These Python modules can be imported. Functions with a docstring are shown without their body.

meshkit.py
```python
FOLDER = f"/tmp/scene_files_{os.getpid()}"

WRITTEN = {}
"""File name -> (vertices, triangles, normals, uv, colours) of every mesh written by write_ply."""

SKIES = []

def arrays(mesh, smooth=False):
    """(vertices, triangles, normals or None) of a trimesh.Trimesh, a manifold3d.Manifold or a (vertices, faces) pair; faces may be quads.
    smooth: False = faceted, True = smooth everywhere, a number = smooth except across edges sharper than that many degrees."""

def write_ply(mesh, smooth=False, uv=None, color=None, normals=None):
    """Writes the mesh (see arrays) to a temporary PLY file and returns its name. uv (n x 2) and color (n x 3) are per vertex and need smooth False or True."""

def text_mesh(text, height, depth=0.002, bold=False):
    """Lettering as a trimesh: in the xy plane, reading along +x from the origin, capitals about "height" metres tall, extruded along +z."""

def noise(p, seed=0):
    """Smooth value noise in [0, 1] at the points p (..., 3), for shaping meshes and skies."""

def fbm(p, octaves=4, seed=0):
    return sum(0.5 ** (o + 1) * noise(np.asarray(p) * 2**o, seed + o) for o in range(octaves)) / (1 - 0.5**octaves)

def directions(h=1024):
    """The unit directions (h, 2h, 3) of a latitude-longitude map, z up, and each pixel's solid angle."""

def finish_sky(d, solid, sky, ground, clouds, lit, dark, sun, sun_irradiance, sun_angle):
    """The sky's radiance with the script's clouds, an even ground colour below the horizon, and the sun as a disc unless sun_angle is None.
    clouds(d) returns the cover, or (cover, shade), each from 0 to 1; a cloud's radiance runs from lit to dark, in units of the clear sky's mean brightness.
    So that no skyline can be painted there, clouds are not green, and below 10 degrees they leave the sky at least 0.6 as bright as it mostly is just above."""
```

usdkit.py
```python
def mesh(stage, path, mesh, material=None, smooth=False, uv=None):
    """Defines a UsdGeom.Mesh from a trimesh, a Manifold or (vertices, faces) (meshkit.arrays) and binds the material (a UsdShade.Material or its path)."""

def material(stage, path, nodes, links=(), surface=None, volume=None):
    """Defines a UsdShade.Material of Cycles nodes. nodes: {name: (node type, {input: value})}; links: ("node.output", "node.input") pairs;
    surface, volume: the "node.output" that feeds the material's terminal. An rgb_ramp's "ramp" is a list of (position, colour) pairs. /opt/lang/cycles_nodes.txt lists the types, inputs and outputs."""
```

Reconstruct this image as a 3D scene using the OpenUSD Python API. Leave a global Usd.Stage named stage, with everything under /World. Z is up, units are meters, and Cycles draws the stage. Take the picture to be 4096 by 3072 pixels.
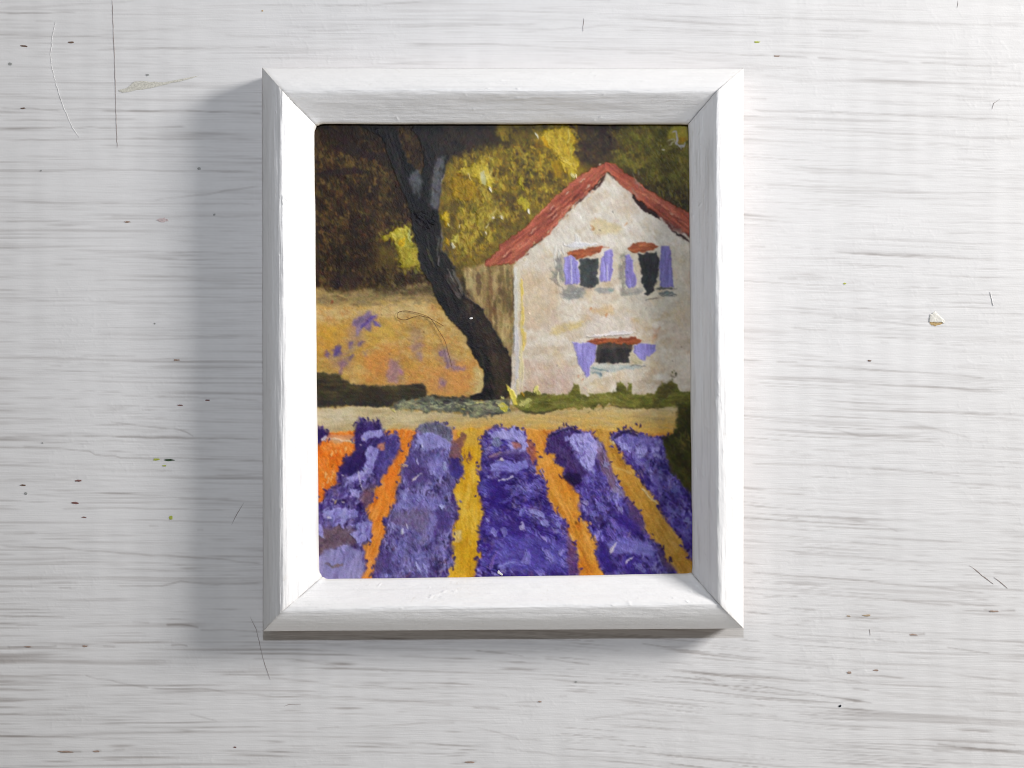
import math
import numpy as np, trimesh, usdkit
from pxr import Usd, UsdGeom, UsdLux, UsdShade, Sdf, Gf, Vt

stage = Usd.Stage.CreateInMemory()
UsdGeom.SetStageUpAxis(stage, 'Z')
UsdGeom.SetStageMetersPerUnit(stage, 1.0)
world = UsdGeom.Xform.Define(stage, '/World')
UsdGeom.Scope.Define(stage, '/World/Looks')

# ------------------------------------------------------------------ camera, lamps, exposure
HFOV = math.radians(46.0)
W0 = 0.258                                     # width of tabletop seen across the picture, metres
CAMZ = W0 / 2 / math.tan(HFOV / 2)
S0 = W0 / 4096.0                               # size on the tabletop of one pixel of a 4096-pixel-wide view
cam = UsdGeom.Camera.Define(stage, '/World/camera')
cam.AddTranslateOp().Set(Gf.Vec3d(0, 0, CAMZ))
cam.CreateHorizontalApertureAttr(36.0)
cam.CreateVerticalApertureAttr(27.0)
cam.CreateFocalLengthAttr(18.0 / math.tan(HFOV / 2))
cam.CreateClippingRangeAttr(Gf.Vec2f(0.01, 50))
cam.CreateExposureAttr(0.2)

def aim(prim, pos, target, roll_up=(0, 0, 1)):
    p, t = np.array(pos, float), np.array(target, float)
    z = (p - t) / np.linalg.norm(p - t)
    up = np.array(roll_up, float)
    x = np.cross(up, z); x /= np.linalg.norm(x)
    y = np.cross(z, x)
    m = Gf.Matrix4d(*[float(a) for a in (*x, 0, *y, 0, *z, 0, *p, 1)])
    prim.AddTransformOp().Set(m)

def lamp(name, pos, target, w, h, power, color, up=(0, 0, 1)):
    l = UsdLux.RectLight.Define(stage, '/World/' + name)
    l.CreateWidthAttr(w); l.CreateHeightAttr(h)
    l.CreateIntensityAttr(power); l.CreateColorAttr(Gf.Vec3f(*color)); l.CreateNormalizeAttr(True)
    aim(l, pos, target, up)
    return l

AZ, EL, WD = math.radians(24.0), math.radians(22.5), 0.85
wp = (WD * math.cos(EL) * math.cos(AZ) - 0.0, WD * math.cos(EL) * math.sin(AZ), WD * math.sin(EL))
lamp('window_light', wp, (0, 0, 0), 0.19, 0.19, 2.55, (1.0, 0.965, 0.93))
fl = UsdLux.DiskLight.Define(stage, '/World/flash_light')
fl.CreateRadiusAttr(0.006); fl.CreateIntensityAttr(0.089); fl.CreateNormalizeAttr(True)
fl.CreateColorAttr(Gf.Vec3f(0.91, 0.97, 1.08))
aim(fl, (0.0, 0.098, CAMZ), (0, -0.005, 0), (0, 1, 0))
for nm, p, e in (('room_light_left', (-1.7, 0.2, 1.25), 0.4), ('room_light_front', (0.1, -1.15, 0.36), 1.35), ('room_light_back', (-0.2, 1.8, 1.35), 1.6)):
    lamp(nm, p, (0, 0, 0), 1.5, 0.6 if 'front' in nm else 1.4, e, (1.0, 0.95, 0.88))

# ------------------------------------------------------------------ helpers
def key(prim, **kw):
    p = prim.GetPrim() if hasattr(prim, 'GetPrim') else prim
    for k, v in kw.items():
        if v: p.SetCustomDataByKey(k, v)
    return p

_used = {}
def path_for(parent, name):
    base = parent + '/' + name
    n = _used.get(base, 0); _used[base] = n + 1
    return base if n == 0 else '%s_%03d' % (base, n)

def lin(c):
    c = np.asarray(c, float) / 255.0
    return np.where(c <= 0.04045, c / 12.92, ((c + 0.055) / 1.055) ** 2.4)

def vnoise(x, y, seed=0):
    """smooth lattice noise in 0..1"""
    x = np.asarray(x, float); y = np.asarray(y, float)
    i, j = np.floor(x).astype(np.int64), np.floor(y).astype(np.int64)
    u, v = x - i, y - j
    u = u * u * (3 - 2 * u); v = v * v * (3 - 2 * v)
    def h(a, b):
        k = (a * 374761393 + b * 668265263 + seed * 1442695041) & 0xFFFFFFFF
        k = ((k ^ (k >> 13)) * 1274126177) & 0xFFFFFFFF
        return ((k ^ (k >> 16)) & 0xFFFF) / 65535.0
    a, b, c, d = h(i, j), h(i + 1, j), h(i, j + 1), h(i + 1, j + 1)
    return (a * (1 - u) + b * u) * (1 - v) + (c * (1 - u) + d * u) * v

def fbm2(x, y, o=4, seed=0):
    return sum(0.5 ** (k + 1) * vnoise(x * 2 ** k, y * 2 ** k, seed + k * 17) for k in range(o)) / (1 - 0.5 ** o)

def sstep(a, b, x):
    t = np.clip((x - a) / (b - a), 0, 1)
    return t * t * (3 - 2 * t)

def at(px, py, z=0.0):
    """point of the scene that lies behind picture position (px, py) of a 4096 x 3072 view, at height z"""
    k = S0 * (CAMZ - z) / CAMZ
    return np.stack(np.broadcast_arrays((np.asarray(px, float) - 2048) * k, -(np.asarray(py, float) - 1536) * k, z), -1)

def add_mesh(path, v, f, mat, col=None, nrm=None, smooth=None):
    v = np.asarray(v, np.float32); f = np.asarray(f, np.int32)
    m = UsdGeom.Mesh.Define(stage, path)
    m.CreatePointsAttr(Vt.Vec3fArray.FromNumpy(np.ascontiguousarray(v)))
    m.CreateFaceVertexCountsAttr(Vt.IntArray.FromNumpy(np.full(len(f), f.shape[1], np.int32)))
    m.CreateFaceVertexIndicesAttr(Vt.IntArray.FromNumpy(np.ascontiguousarray(f).ravel()))
    m.CreateSubdivisionSchemeAttr('none')
    if nrm is not None:
        m.CreateNormalsAttr(Vt.Vec3fArray.FromNumpy(np.ascontiguousarray(np.asarray(nrm, np.float32))))
        m.SetNormalsInterpolation('vertex')
    if col is not None:
        pv = UsdGeom.PrimvarsAPI(m).CreatePrimvar('Col', Sdf.ValueTypeNames.Color3fArray, 'vertex')
        pv.Set(Vt.Vec3fArray.FromNumpy(np.ascontiguousarray(np.asarray(col, np.float32))))
    UsdShade.MaterialBindingAPI.Apply(m.GetPrim()).Bind(mat)
    return m

def grid_faces(ny, nx, keep=None):
    a = np.arange(ny * nx).reshape(ny, nx)
    q = np.stack([a[:-1, :-1], a[1:, :-1], a[1:, 1:], a[:-1, 1:]], -1)   # rows run down the picture, so this winding faces +z
    return q[keep] if keep is not None else q.reshape(-1, 4)

def grid_normals(P):
    dx = np.gradient(P, axis=1); dy = np.gradient(P, axis=0)
    n = np.cross(dy, dx)
    n *= np.sign(n[..., 2:3] + 1e-30)
    return n / np.maximum(np.linalg.norm(n, axis=-1, keepdims=True), 1e-12)

# ------------------------------------------------------------------ materials
def mat_vertex(name, rough, spec, bumps=(), coat=0.0):
    nodes = {'col': ('attribute', {'attribute': 'Col'}), 'geo': ('geometry', {}),
             'p': ('principled_bsdf', {'roughness': rough, 'specular_ior_level': spec, 'coat_weight': coat, 'coat_roughness': 0.15})}
    links = [('col.color', 'p.base_color')]
    prev = None
    for k, (sx, sy, sz, detail, height) in enumerate(bumps):
        nodes['m%d' % k] = ('mapping', {'scale': (sx, sy, sz)})
        nodes['n%d' % k] = ('noise_texture', {'scale': 1.0, 'detail': detail, 'roughness': 0.6})
        nodes['b%d' % k] = ('bump', {'strength': 1.0, 'distance': height})
        links += [('geo.position', 'm%d.vector' % k), ('m%d.vector' % k, 'n%d.vector' % k), ('n%d.fac' % k, 'b%d.height' % k)]
        if prev: links.append((prev, 'b%d.normal' % k))
        prev = 'b%d.normal' % k
    if prev: links.append((prev, 'p.normal'))
    return usdkit.material(stage, '/World/Looks/' + name, nodes, links, surface='p.BSDF')

def mat_plain(name, srgb, rough=0.6, spec=0.4):
    c = lin(srgb)
    return usdkit.material(stage, '/World/Looks/' + name,
        {'geo': ('geometry', {}), 'm': ('mapping', {'scale': (2500, 2500, 2500)}), 'n': ('noise_texture', {'detail': 3.0}),
         'r': ('rgb_ramp', {'ramp': [(0.25, tuple(c * 0.72)), (0.75, tuple(np.minimum(c * 1.25, 0.95)))]}),
         'p': ('principled_bsdf', {'roughness': rough, 'specular_ior_level': spec})},
        [('geo.position', 'm.vector'), ('m.vector', 'n.vector'), ('n.fac', 'r.fac'), ('r.color', 'p.base_color')], surface='p.BSDF')

def mat_table():
    nodes = {'col': ('attribute', {'attribute': 'Col'}), 'geo': ('geometry', {}),
             'm0': ('mapping', {'scale': (30, 4300, 1), 'rotation': (0, 0, 0.03)}), 'n0': ('noise_texture', {'detail': 4.0, 'roughness': 0.65}),
             'r0': ('rgb_ramp', {'ramp': [(0.0, (1.03, 1.03, 1.03)), (0.53, (1, 1, 1)), (0.64, (0.87, 0.865, 0.86)), (0.74, (0.72, 0.70, 0.69))]}),
             'm1': ('mapping', {'scale': (14, 180, 1)}), 'n1': ('noise_texture', {'detail': 3.0}), 'r1': ('rgb_ramp', {'ramp': [(0.40, (0, 0, 0)), (0.62, (1, 1, 1))]}),
             'w': ('mix', {'mix_type': 'mix', 'color1': (1, 1, 1)}), 'x': ('mix', {'mix_type': 'multiply', 'fac': 1.0}),
             'mb': ('mapping', {'scale': (160, 4200, 500)}), 'nb': ('noise_texture', {'detail': 4.0}), 'b': ('bump', {'distance': 0.00005}),
             'mc': ('mapping', {'scale': (2600, 2600, 2600)}), 'nc': ('noise_texture', {'detail': 3.0}), 'c': ('bump', {'distance': 0.00002}),
             'p': ('principled_bsdf', {'roughness': 0.45, 'specular_ior_level': 0.4})}
    links = [('geo.position', 'm0.vector'), ('m0.vector', 'n0.vector'), ('n0.fac', 'r0.fac'), ('geo.position', 'm1.vector'), ('m1.vector', 'n1.vector'), ('n1.fac', 'r1.fac'),
             ('r1.color', 'w.fac'), ('r0.color', 'w.color2'), ('col.color', 'x.color1'), ('w.color', 'x.color2'), ('x.color', 'p.base_color'),
             ('geo.position', 'mb.vector'), ('mb.vector', 'nb.vector'), ('nb.fac', 'b.height'), ('geo.position', 'mc.vector'), ('mc.vector', 'nc.vector'), ('nc.fac', 'c.height'),
             ('b.normal', 'c.normal'), ('c.normal', 'p.normal')]
    return usdkit.material(stage, '/World/Looks/white_painted_wood', nodes, links, surface='p.BSDF')
M_TABLE = mat_table()
M_FRAME_H = mat_vertex('white_gloss_paint_along_x', 0.32, 0.5, [(150, 3000, 1800, 4.0, 0.00012), (1500, 1500, 1500, 3.0, 0.00004)])
M_FRAME_V = mat_vertex('white_gloss_paint_along_y', 0.32, 0.5, [(3000, 150, 1800, 4.0, 0.00012), (1500, 1500, 1500, 3.0, 0.00004)])
M_PAINT = mat_vertex('oil_paint', 0.38, 0.12, [(3200, 3200, 3200, 4.0, 0.00005)])

# ------------------------------------------------------------------ tabletop: white painted wood with worn grain
def lines_native(x0, y0, s, txt):
    """'strength,width: x y x y ...' per line, in coordinates of an enlarged view that starts at (x0, y0)"""
    out = []
    for row in txt.strip().split('\n'):
        head, pts = row.split(':')
        st, w = [float(a) for a in head.split(',')]
        p = np.array([float(a) for a in pts.split()]).reshape(-1, 2) / s + (x0, y0)
        out.append((st, w, p))
    return out

GRAIN = []
GRAIN += lines_native(0, 0, 2.011, '''.35,5:25 107 350 103 620 96
.3,5:270 170 430 165
.22,6:0 305 330 305 1100 275
.35,5:750 397 1250 390 1900 385 2212 370
.35,6:0 872 210 874 500 886
.5,6:800 895 1250 890 1550 892 1900 905 2110 912
.3,8:0 966 500 966 1100 960
.4,6:0 1032 700 1027 1150 1025 1500 1020
.35,6:0 1127 1100 1118 2100 1120
.3,8:240 1380 700 1360 1250 1372 2100 1380
.25,8:0 1636 1300 1636 2100 1642
.3,7:1220 1612 1600 1570 2100 1490
.25,9:1780 288 2212 292
.2,8:0 62 600 40 1100 5''')
GRAIN += lines_native(0, 825, 2.011, '''.3,8:860 82 1300 78 1860 82 2100 78
.25,7:0 120 520 118
.35,6:1310 368 1600 372 2100 378
.25,9:740 1030 1150 1035 1500 1050 2100 1040
.2,8:0 750 800 770 1400 785
.35,6:640 1200 900 1205 1100 1212
.25,8:1200 560 2100 600
.3,7:1230 1530 1800 1545 2100 1560
.2,8:600 1275 900 1270''')
GRAIN += lines_native(0, 1650, 2.011, '''.5,6:0 196 700 191 1300 201 1700 209 2110 216
.42,6:870 75 1100 105 1400 130 1500 160 1560 195
.42,6:160 270 480 290 720 315 760 340 920 350 970 368 1420 366 2110 381
.4,8:0 1076 400 1086 900 1126 1400 1156 1700 1176 2110 1216
.42,6:920 1400 1300 1394 1450 1360 1750 1384 2110 1368
.25,6:1700 500 2100 498
.3,6:1400 692 1900 696
.35,5:460 1415 620 1411
.25,6:1190 914 1280 918
.25,7:480 778 760 776
.2,8:0 545 700 528
.25,8:0 980 300 975
.3,5:1580 938 1640 937''')
GRAIN += lines_native(0, 2247, 2.011, '''.42,7:50 686 160 682 220 682 330 680 380 682 460 682
.5,7:570 682 640 680 715 675
.3,6:820 682 930 686
.4,7:1370 672 1440 668 1510 678
.35,7:680 910 780 940 900 955 1050 990 1200 1020
.5,7:1330 506 1450 508 1520 514 1600 530
.4,6:1600 548 1800 546 2110 562
.35,6:0 440 330 440 530 446
.28,9:1200 1022 1600 1022 1900 1058 2212 1082
.5,7:470 1536 560 1530 660 1527
.45,7:755 1522 820 1524
.4,7:900 1522 1010 1514
.22,10:0 1405 700 1410
.25,8:0 1475 450 1470
.25,8:60 1216 400 1222 800 1230
.3,5:1520 1222 1620 1246 1750 1280
.35,6:1050 490 1210 492
.3,6:120 514 320 510''')
GRAIN += lines_native(2996, 0, 2.011, '''.28,6:0 146 800 156 1480 186 2212 211
.28,8:530 246 1000 252
.4,7:190 450 300 456 480 466
.4,7:540 466 700 474 1000 490 1300 500
.35,7:1350 506 1700 520 2100 540
.32,7:0 886 500 906 900 918 1300 930 2212 972
.32,8:0 1020 500 1045 1400 1085 2212 1122
.22,8:600 1186 1500 1212
.28,8:450 1392 900 1390 1500 1416
.28,7:100 1486 700 1506 1400 1532
.25,6:0 790 150 795
.2,10:1280 750 2000 790
.2,8:960 830 1500 850''')
GRAIN += lines_native(2996, 825, 2.011, '''.28,6:0 416 850 416
.33,8:900 380 1400 406 2000 426
.33,7:650 900 950 916 1380 962
.38,5:210 1250 400 1259
.33,6:650 1286 1130 1322 1550 1352 1900 1382
.25,9:220 580 400 580
.28,9:1200 1430 2100 1506
.22,7:850 490 1250 480
.25,6:0 325 140 325
.25,8:330 980 640 1000
.2,8:1550 215 2100 215
.2,8:280 1190 620 1216
.25,6:1050 1100 1130 1100''')
GRAIN += lines_native(2996, 1650, 2.011, '''.42,7:0 411 550 425 1000 455 1200 466 1550 500 1700 515
.35,8:1600 562 1900 581 2212 616
.33,8:340 1136 700 1156 1200 1186
.38,6:0 1286 430 1316 800 1352 1100 1376 1600 1426 1900 1451
.38,6:100 1490 250 1480 400 1472
.3,6:780 1040 1250 1082
.33,8:1950 1290 2212 1312
.3,6:300 860 400 846
.25,10:650 130 900 190 1400 180
.2,10:1300 90 1800 210
.25,7:910 906 1100 920 1200 960''')
GRAIN += lines_native(2996, 2247, 2.011, '''.35,5:370 462 500 456 1000 451 1350 446
.42,6:170 590 400 630 640 652
.42,5:1580 690 1750 710 1950 740
.33,6:1020 626 1200 646
.4,6:0 776 150 781
.3,9:150 800 700 861
.3,9:0 910 250 940 500 970
.42,5:500 920 700 942 920 975
.5,6:0 991 300 1031 550 1071 750 1101 1000 1141
.42,6:0 1041 300 1071 640 1081
.4,5:820 1020 980 1040
.42,11:1500 1470 1700 1488 1900 1512 2212 1546
.35,7:1450 1520 1700 1537
.3,8:900 1490 1400 1546
.48,8:1880 386 2000 401 2150 396
.3,8:1200 311 1670 361
.3,8:940 906 1260 941
.5,8:1290 590 1350 588 1420 581
.3,9:1600 900 2212 975
.3,8:1760 1185 2212 1220
.25,9:0 1220 240 1245
.25,9:600 1460 1400 1540''')
GRAIN += lines_native(1000, 2480, 1.1545, '''.42,5:1030 140 1180 155 1270 170
.3,5:80 340 200 345 340 348
.4,5:600 232 640 238
.28,6:460 300 660 315 880 316
.32,6:560 372 760 378 940 392
.38,5:1020 404 1160 410
.3,6:360 500 560 492 860 475 950 474
.3,6:720 570 900 572
.38,8:970 658 1050 655
.22,7:0 180 200 182 420 220
.22,7:0 260 330 290
.25,7:300 500 420 495
.22,8:60 600 300 590
.25,6:1040 495 1230 545''')
GRAIN += lines_native(2000, 2480, 1.1545, '''.42,7:650 108 760 124 930 122
.32,7:200 180 330 196 420 205
.42,6:1000 156 1130 172 1230 180
.32,6:460 268 680 285 880 292 1040 310 1270 342
.45,6:800 284 1000 300 1270 316
.45,6:890 262 1000 282
.38,6:1030 258 1270 270
.3,6:720 196 900 205
.3,7:60 380 190 378
.3,6:270 352 310 352
.25,7:370 465 620 430 980 460
.25,7:500 490 700 500 1000 520
.3,6:420 545 530 540
.3,7:0 545 200 555
.25,7:0 590 300 630 600 640
.22,8:700 620 1270 650
.25,6:930 260 1000 300
.3,7:1180 370 1270 360''')
GRAIN += lines_native(1000, 0, 0.6048, '''.25,5:20 12 260 14 420 4
.3,6:80 15 300 10
.25,7:130 75 280 72
.28,6:330 66 560 60 700 58
.3,6:370 108 560 106 800 118 1000 122 1270 136
.2,8:0 88 160 90
.2,8:380 110 560 106
.2,8:640 78 900 60
.2,8:900 70 1270 88
.2,7:0 115 160 118''')

fine = np.arange(-44, 4141, 4.0)
xs = np.concatenate([[-9000, -5000, -2500, -1000, -300], fine, [4400, 5100, 6600, 9000, 13000]])
finey = np.arange(-44, 3117, 4.0)
ys = np.concatenate([[-9500, -5500, -3000, -1200, -300], finey, [3380, 4100, 5600, 8000, 12000]])
TX, TY = np.meshgrid(xs, ys)
sl = sstep(1300, 3300, TX) * (0.35 + 0.65 * np.clip(TY / 3072, 0, 1))
V = TY - 0.012 * TX - 0.085 * sl * np.clip(TX - 1500, 0, 9000) * 0.62 + 34 * (fbm2(TX / 1100, TY / 420, 3, 5) - 0.5)
g1 = vnoise(TX / 560, V / 5.2, 1); g2 = vnoise(TX / 900, V / 10, 2); g3 = vnoise(TX / 230, V / 4.4, 3)
patch = fbm2(TX / 420, V / 70, 3, 9)
low = np.clip(TY / 3072, 0, 1)
dark = 0.30 * sstep(.66, .98, g1) * sstep(.38, .68, patch) + 0.26 * sstep(.68, .99, g2) * sstep(.40, .66, fbm2(TX / 500, V / 60, 3, 19))
dark += 0.30 * sstep(.66, .98, g3) * sstep(.45, .7, fbm2(TX / 260, V / 45, 3, 29)) * (0.55 + 0.75 * low)
dark += 0.13 * sstep(.5, .95, vnoise(TX / 150, V / 4.6, 101)) * sstep(.3, .75, fbm2(TX / 380, V / 90, 3, 103))
dark *= 0.95 + 0.6 * low
tone = 1.0 + 0.045 * (fbm2(TX / 700, V / 55, 4, 41) - 0.5) + 0.03 * (vnoise(TX / 160, V / 9, 43) - 0.5)
# faint roller bands across the grain
tone += 0.03 * (vnoise(TX / 46, TY / 520, 51) - 0.5) + 0.016 * np.cos(TX * 2 * math.pi / 106 + 2.2 * vnoise(TX / 900, TY / 700, 52)) * sstep(.4, .7, vnoise(TX / 600, TY / 450, 53))
tone += 0.02 * (vnoise(TX / 9, TY / 9, 61) - 0.5)
GD = np.zeros_like(TX); GB = np.zeros_like(TX)
rng = np.random.default_rng(7)
for st, w, p in GRAIN:
    for k in range(len(p) - 1):
        a, b = p[k], p[k + 1]
        pad = 5 * w
        i0, i1 = np.searchsorted(xs, min(a[0], b[0]) - pad), np.searchsorted(xs, max(a[0], b[0]) + pad)
        j0, j1 = np.searchsorted(ys, min(a[1], b[1]) - pad), np.searchsorted(ys, max(a[1], b[1]) + pad)
        X, Y = TX[j0:j1, i0:i1], TY[j0:j1, i0:i1]
        d = b - a; L2 = max(d @ d, 1)
        t = np.clip(((X - a[0]) * d[0] + (Y - a[1]) * d[1]) / L2, 0, 1)
        yw = 5 * (vnoise(X / 60, Y * 0 + st * 37 + w, 71) - 0.5)
        r = np.hypot(X - a[0] - t * d[0], Y - a[1] - t * d[1] + yw)
        ww = 0.68 * w * (0.55 + 0.8 * vnoise(X / 45, Y / 400, 73))
        gap = 0.5 + 0.5 * sstep(.2, .75, fbm2(X / 70, Y / 11, 3, 77))
        end = 1.0
        if k == 0: end = end * sstep(-.02, .16, ((X - a[0]) * d[0] + (Y - a[1]) * d[1]) / L2)
        if k == len(p) - 2: end = end * sstep(-.02, .16, 1 - ((X - a[0]) * d[0] + (Y - a[1]) * d[1]) / L2)
        val = st * (0.86 * np.exp(-(r / (0.62 * ww)) ** 2) + 0.14 * np.exp(-(r / (2.2 * ww)) ** 2)) * gap * end
        GD[j0:j1, i0:i1] = np.maximum(GD[j0:j1, i0:i1], val)
warm = 0.55 + 0.45 * low * vnoise(TX / 300, TY / 160, 81)
D = np.clip(dark + 1.2 * GD, 0, 0.8)
base = np.array([0.775, 0.775, 0.780])
brown = np.array([0.27, 0.225, 0.20]); grey = np.array([0.29, 0.285, 0.29])
ink = brown * warm[..., None] + grey * (1 - warm[..., None])
TCOL = np.clip(base * tone[..., None] * (1 - D[..., None]) + ink * D[..., None], 0, 0.95)
TZ = -0.00009 * D + 0.00003 * (vnoise(TX / 60, V / 12, 91) - 0.5) + 0.00006 * (fbm2(TX / 160, TY / 160, 3, 93) - 0.5)
TZ += 0.000022 * sstep(.62, .80, fbm2(TX / 13, TY / 21, 3, 95)) * sstep(.5, .7, vnoise(TX / 300, TY / 260, 96))
TP = np.stack([(TX - 2048) * S0, -(TY - 1536) * S0, TZ], -1)
keep = np.ones((len(ys) - 1, len(xs) - 1), bool)
i0, i1 = np.searchsorted(xs, 1188), np.searchsorted(xs, 2832)
j0, j1 = np.searchsorted(ys, 408), np.searchsorted(ys, 2392)
keep[j0:j1, i0:i1] = False
F = np.vstack([grid_faces(len(ys), len(xs), keep), [[j0 * len(xs) + i0, j1 * len(xs) + i0, j1 * len(xs) + i1, j0 * len(xs) + i1]]])
used, inv = np.unique(F, return_inverse=True)
table = UsdGeom.Xform.Define(stage, '/World/tabletop')
key(table, kind='structure', label='white painted wooden tabletop with worn grey grain under the framed painting')
add_mesh('/World/tabletop/board', TP.reshape(-1, 3)[used], inv.reshape(-1, 4), M_TABLE, TCOL.reshape(-1, 3)[used], grid_normals(TP).reshape(-1, 3)[used])

def blob(path, pts, z0, thick, mat, wob=0.0, seed=0):
    """thin flake with a bevelled rim: outline in picture pixels"""
    p = np.array(pts, float)
    out = []
    for a, b in zip(p, np.roll(p, -1, 0)):                    # two extra points per edge, roughened
        for t in (0, 1 / 3, 2 / 3):
            out.append(a * (1 - t) + b * t)
    p = np.array(out); r = np.random.default_rng(seed)
    p += r.normal(0, wob, p.shape)
    c = p.mean(0); n = len(p)
    rings = [(1.0, z0), (0.97, z0 + thick * 0.7), (0.72, z0 + thick)]
    v = np.vstack([at(c[0] + (p[:, 0] - c[0]) * k, c[1] + (p[:, 1] - c[1]) * k, z) for k, z in rings] + [at(c[0], c[1], z0 + thick * 1.04)[None]])
    f = []
    for k in range(2):
        for i in range(n):
            j = (i + 1) % n
            f += [[k * n + i, (k + 1) * n + i, (k + 1) * n + j], [k * n + i, (k + 1) * n + j, k * n + j]]
    f += [[2 * n + i, 3 * n, 2 * n + (i + 1) % n] for i in range(n)]
    f = np.array(f)
    a, b, cc = v[f[:, 0]], v[f[:, 1]], v[f[:, 2]]
    if np.cross(b - a, cc - a)[:, 2].sum() < 0: f = f[:, ::-1]
    return add_mesh(path, v, f, mat)

def lens(x, y, l, w, ang=0, n=10, seed=0, rag=0.22):
    r = np.random.default_rng(seed)
    t = np.linspace(0, 2 * math.pi, n, endpoint=False)
    k = 1 + r.uniform(-rag, rag, n)
    px, py = l / 2 * np.cos(t) * k, w / 2 * np.sin(t) * k
    c, s = math.cos(ang), math.sin(ang)
    return np.stack([x + px * c - py * s, y + px * s + py * c], -1)

TM = {k: mat_plain(k, c, 0.7, 0.3) for k, c in {
    'dark_pore': (112, 92, 80), 'red_pore': (130, 98, 94), 'brown_pore': (166, 146, 134), 'tan_spot': (178, 158, 132),
    'grey_spot': (156, 158, 156), 'black_ink': (22, 28, 38), 'green_stain': (62, 82, 60), 'lime_stain': (176, 186, 84),
    'pink_stain': (206, 190, 190), 'beige_scuff': (208, 206, 196), 'crack_line': (150, 138, 134), 'pale_scratch': (236, 234, 232),
    'bare_wood': (186, 160, 112), 'white_flake': (226, 224, 216)}.items()}
T = '/World/tabletop'
def spot(name, x, y, l, w, m, ang=0, seed=None, label=None, thick=0.00004):
    p = path_for(T, name)
    s = int(x * 7 + y * 13) if seed is None else seed
    blob(p, lens(x, y, l * .82, w * .7, ang, 14, s, .3), 0.00004, thick, TM[m], 0.0, s)
    if label: key(stage.GetPrimAtPath(p), label=label)
for x, y, l, w, m in ((97, 184, 34, 11, 'dark_pore'), (284, 169, 34, 9, 'dark_pore'), (92, 433, 27, 8, 'dark_pore'), (509, 888, 32, 10, 'brown_pore'),
                      (707, 1440, 30, 10, 'brown_pore'), (313, 1923, 40, 11, 'red_pore'), (300, 2012, 36, 11, 'red_pore'), (92, 1941, 26, 9, 'dark_pore'),
                      (337, 2069, 24, 6, 'red_pore'), (830, 1601, 22, 7, 'red_pore'), (720, 1621, 26, 7, 'red_pore'), (340, 2585, 28, 11, 'brown_pore'), (112, 2587, 34, 8, 'brown_pore'),
                      (260, 3007, 70, 10, 'brown_pore'), (386, 3005, 34, 10, 'brown_pore'), (3467, 2462, 44, 11, 'tan_spot'), (3395, 2464, 18, 8, 'tan_spot'),
                      (3397, 2690, 22, 13, 'brown_pore'), (3502, 2681, 26, 10, 'brown_pore'), (3975, 2445, 44, 9, 'brown_pore'), (3656, 2539, 40, 9, 'brown_pore'),
                      (3477, 1443, 18, 8, 'dark_pore'), (3108, 224, 34, 8, 'brown_pore'), (1879, 3049, 40, 10, 'brown_pore'), (2160, 2807, 18, 9, 'brown_pore'), (940, 2989, 14, 7, 'red_pore')):
    spot('pore', x, y, l, w, m, 0.03)
for x, y, l, w in ((40, 256, 22, 18), (590, 300, 18, 12), (796, 674, 18, 14), (857, 859, 14, 11), (103, 1974, 15, 15), (170, 1772, 9, 8), (618, 1294, 9, 10), (164, 682, 10, 9), (2304, 2727, 14, 7)):
    spot('speck', x, y, l, w, 'grey_spot')
spot('ink_dot', 3360, 2824, 14, 13, 'black_ink', label='round dark blue ink dot on the bare table')
spot('green_stain', 678, 1840, 52, 14, 'green_stain', 0.03, label='dark green paint smear')
spot('lime_stain', 626, 1838, 30, 12, 'lime_stain', label='lime paint dab beside the dark green smear')
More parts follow.
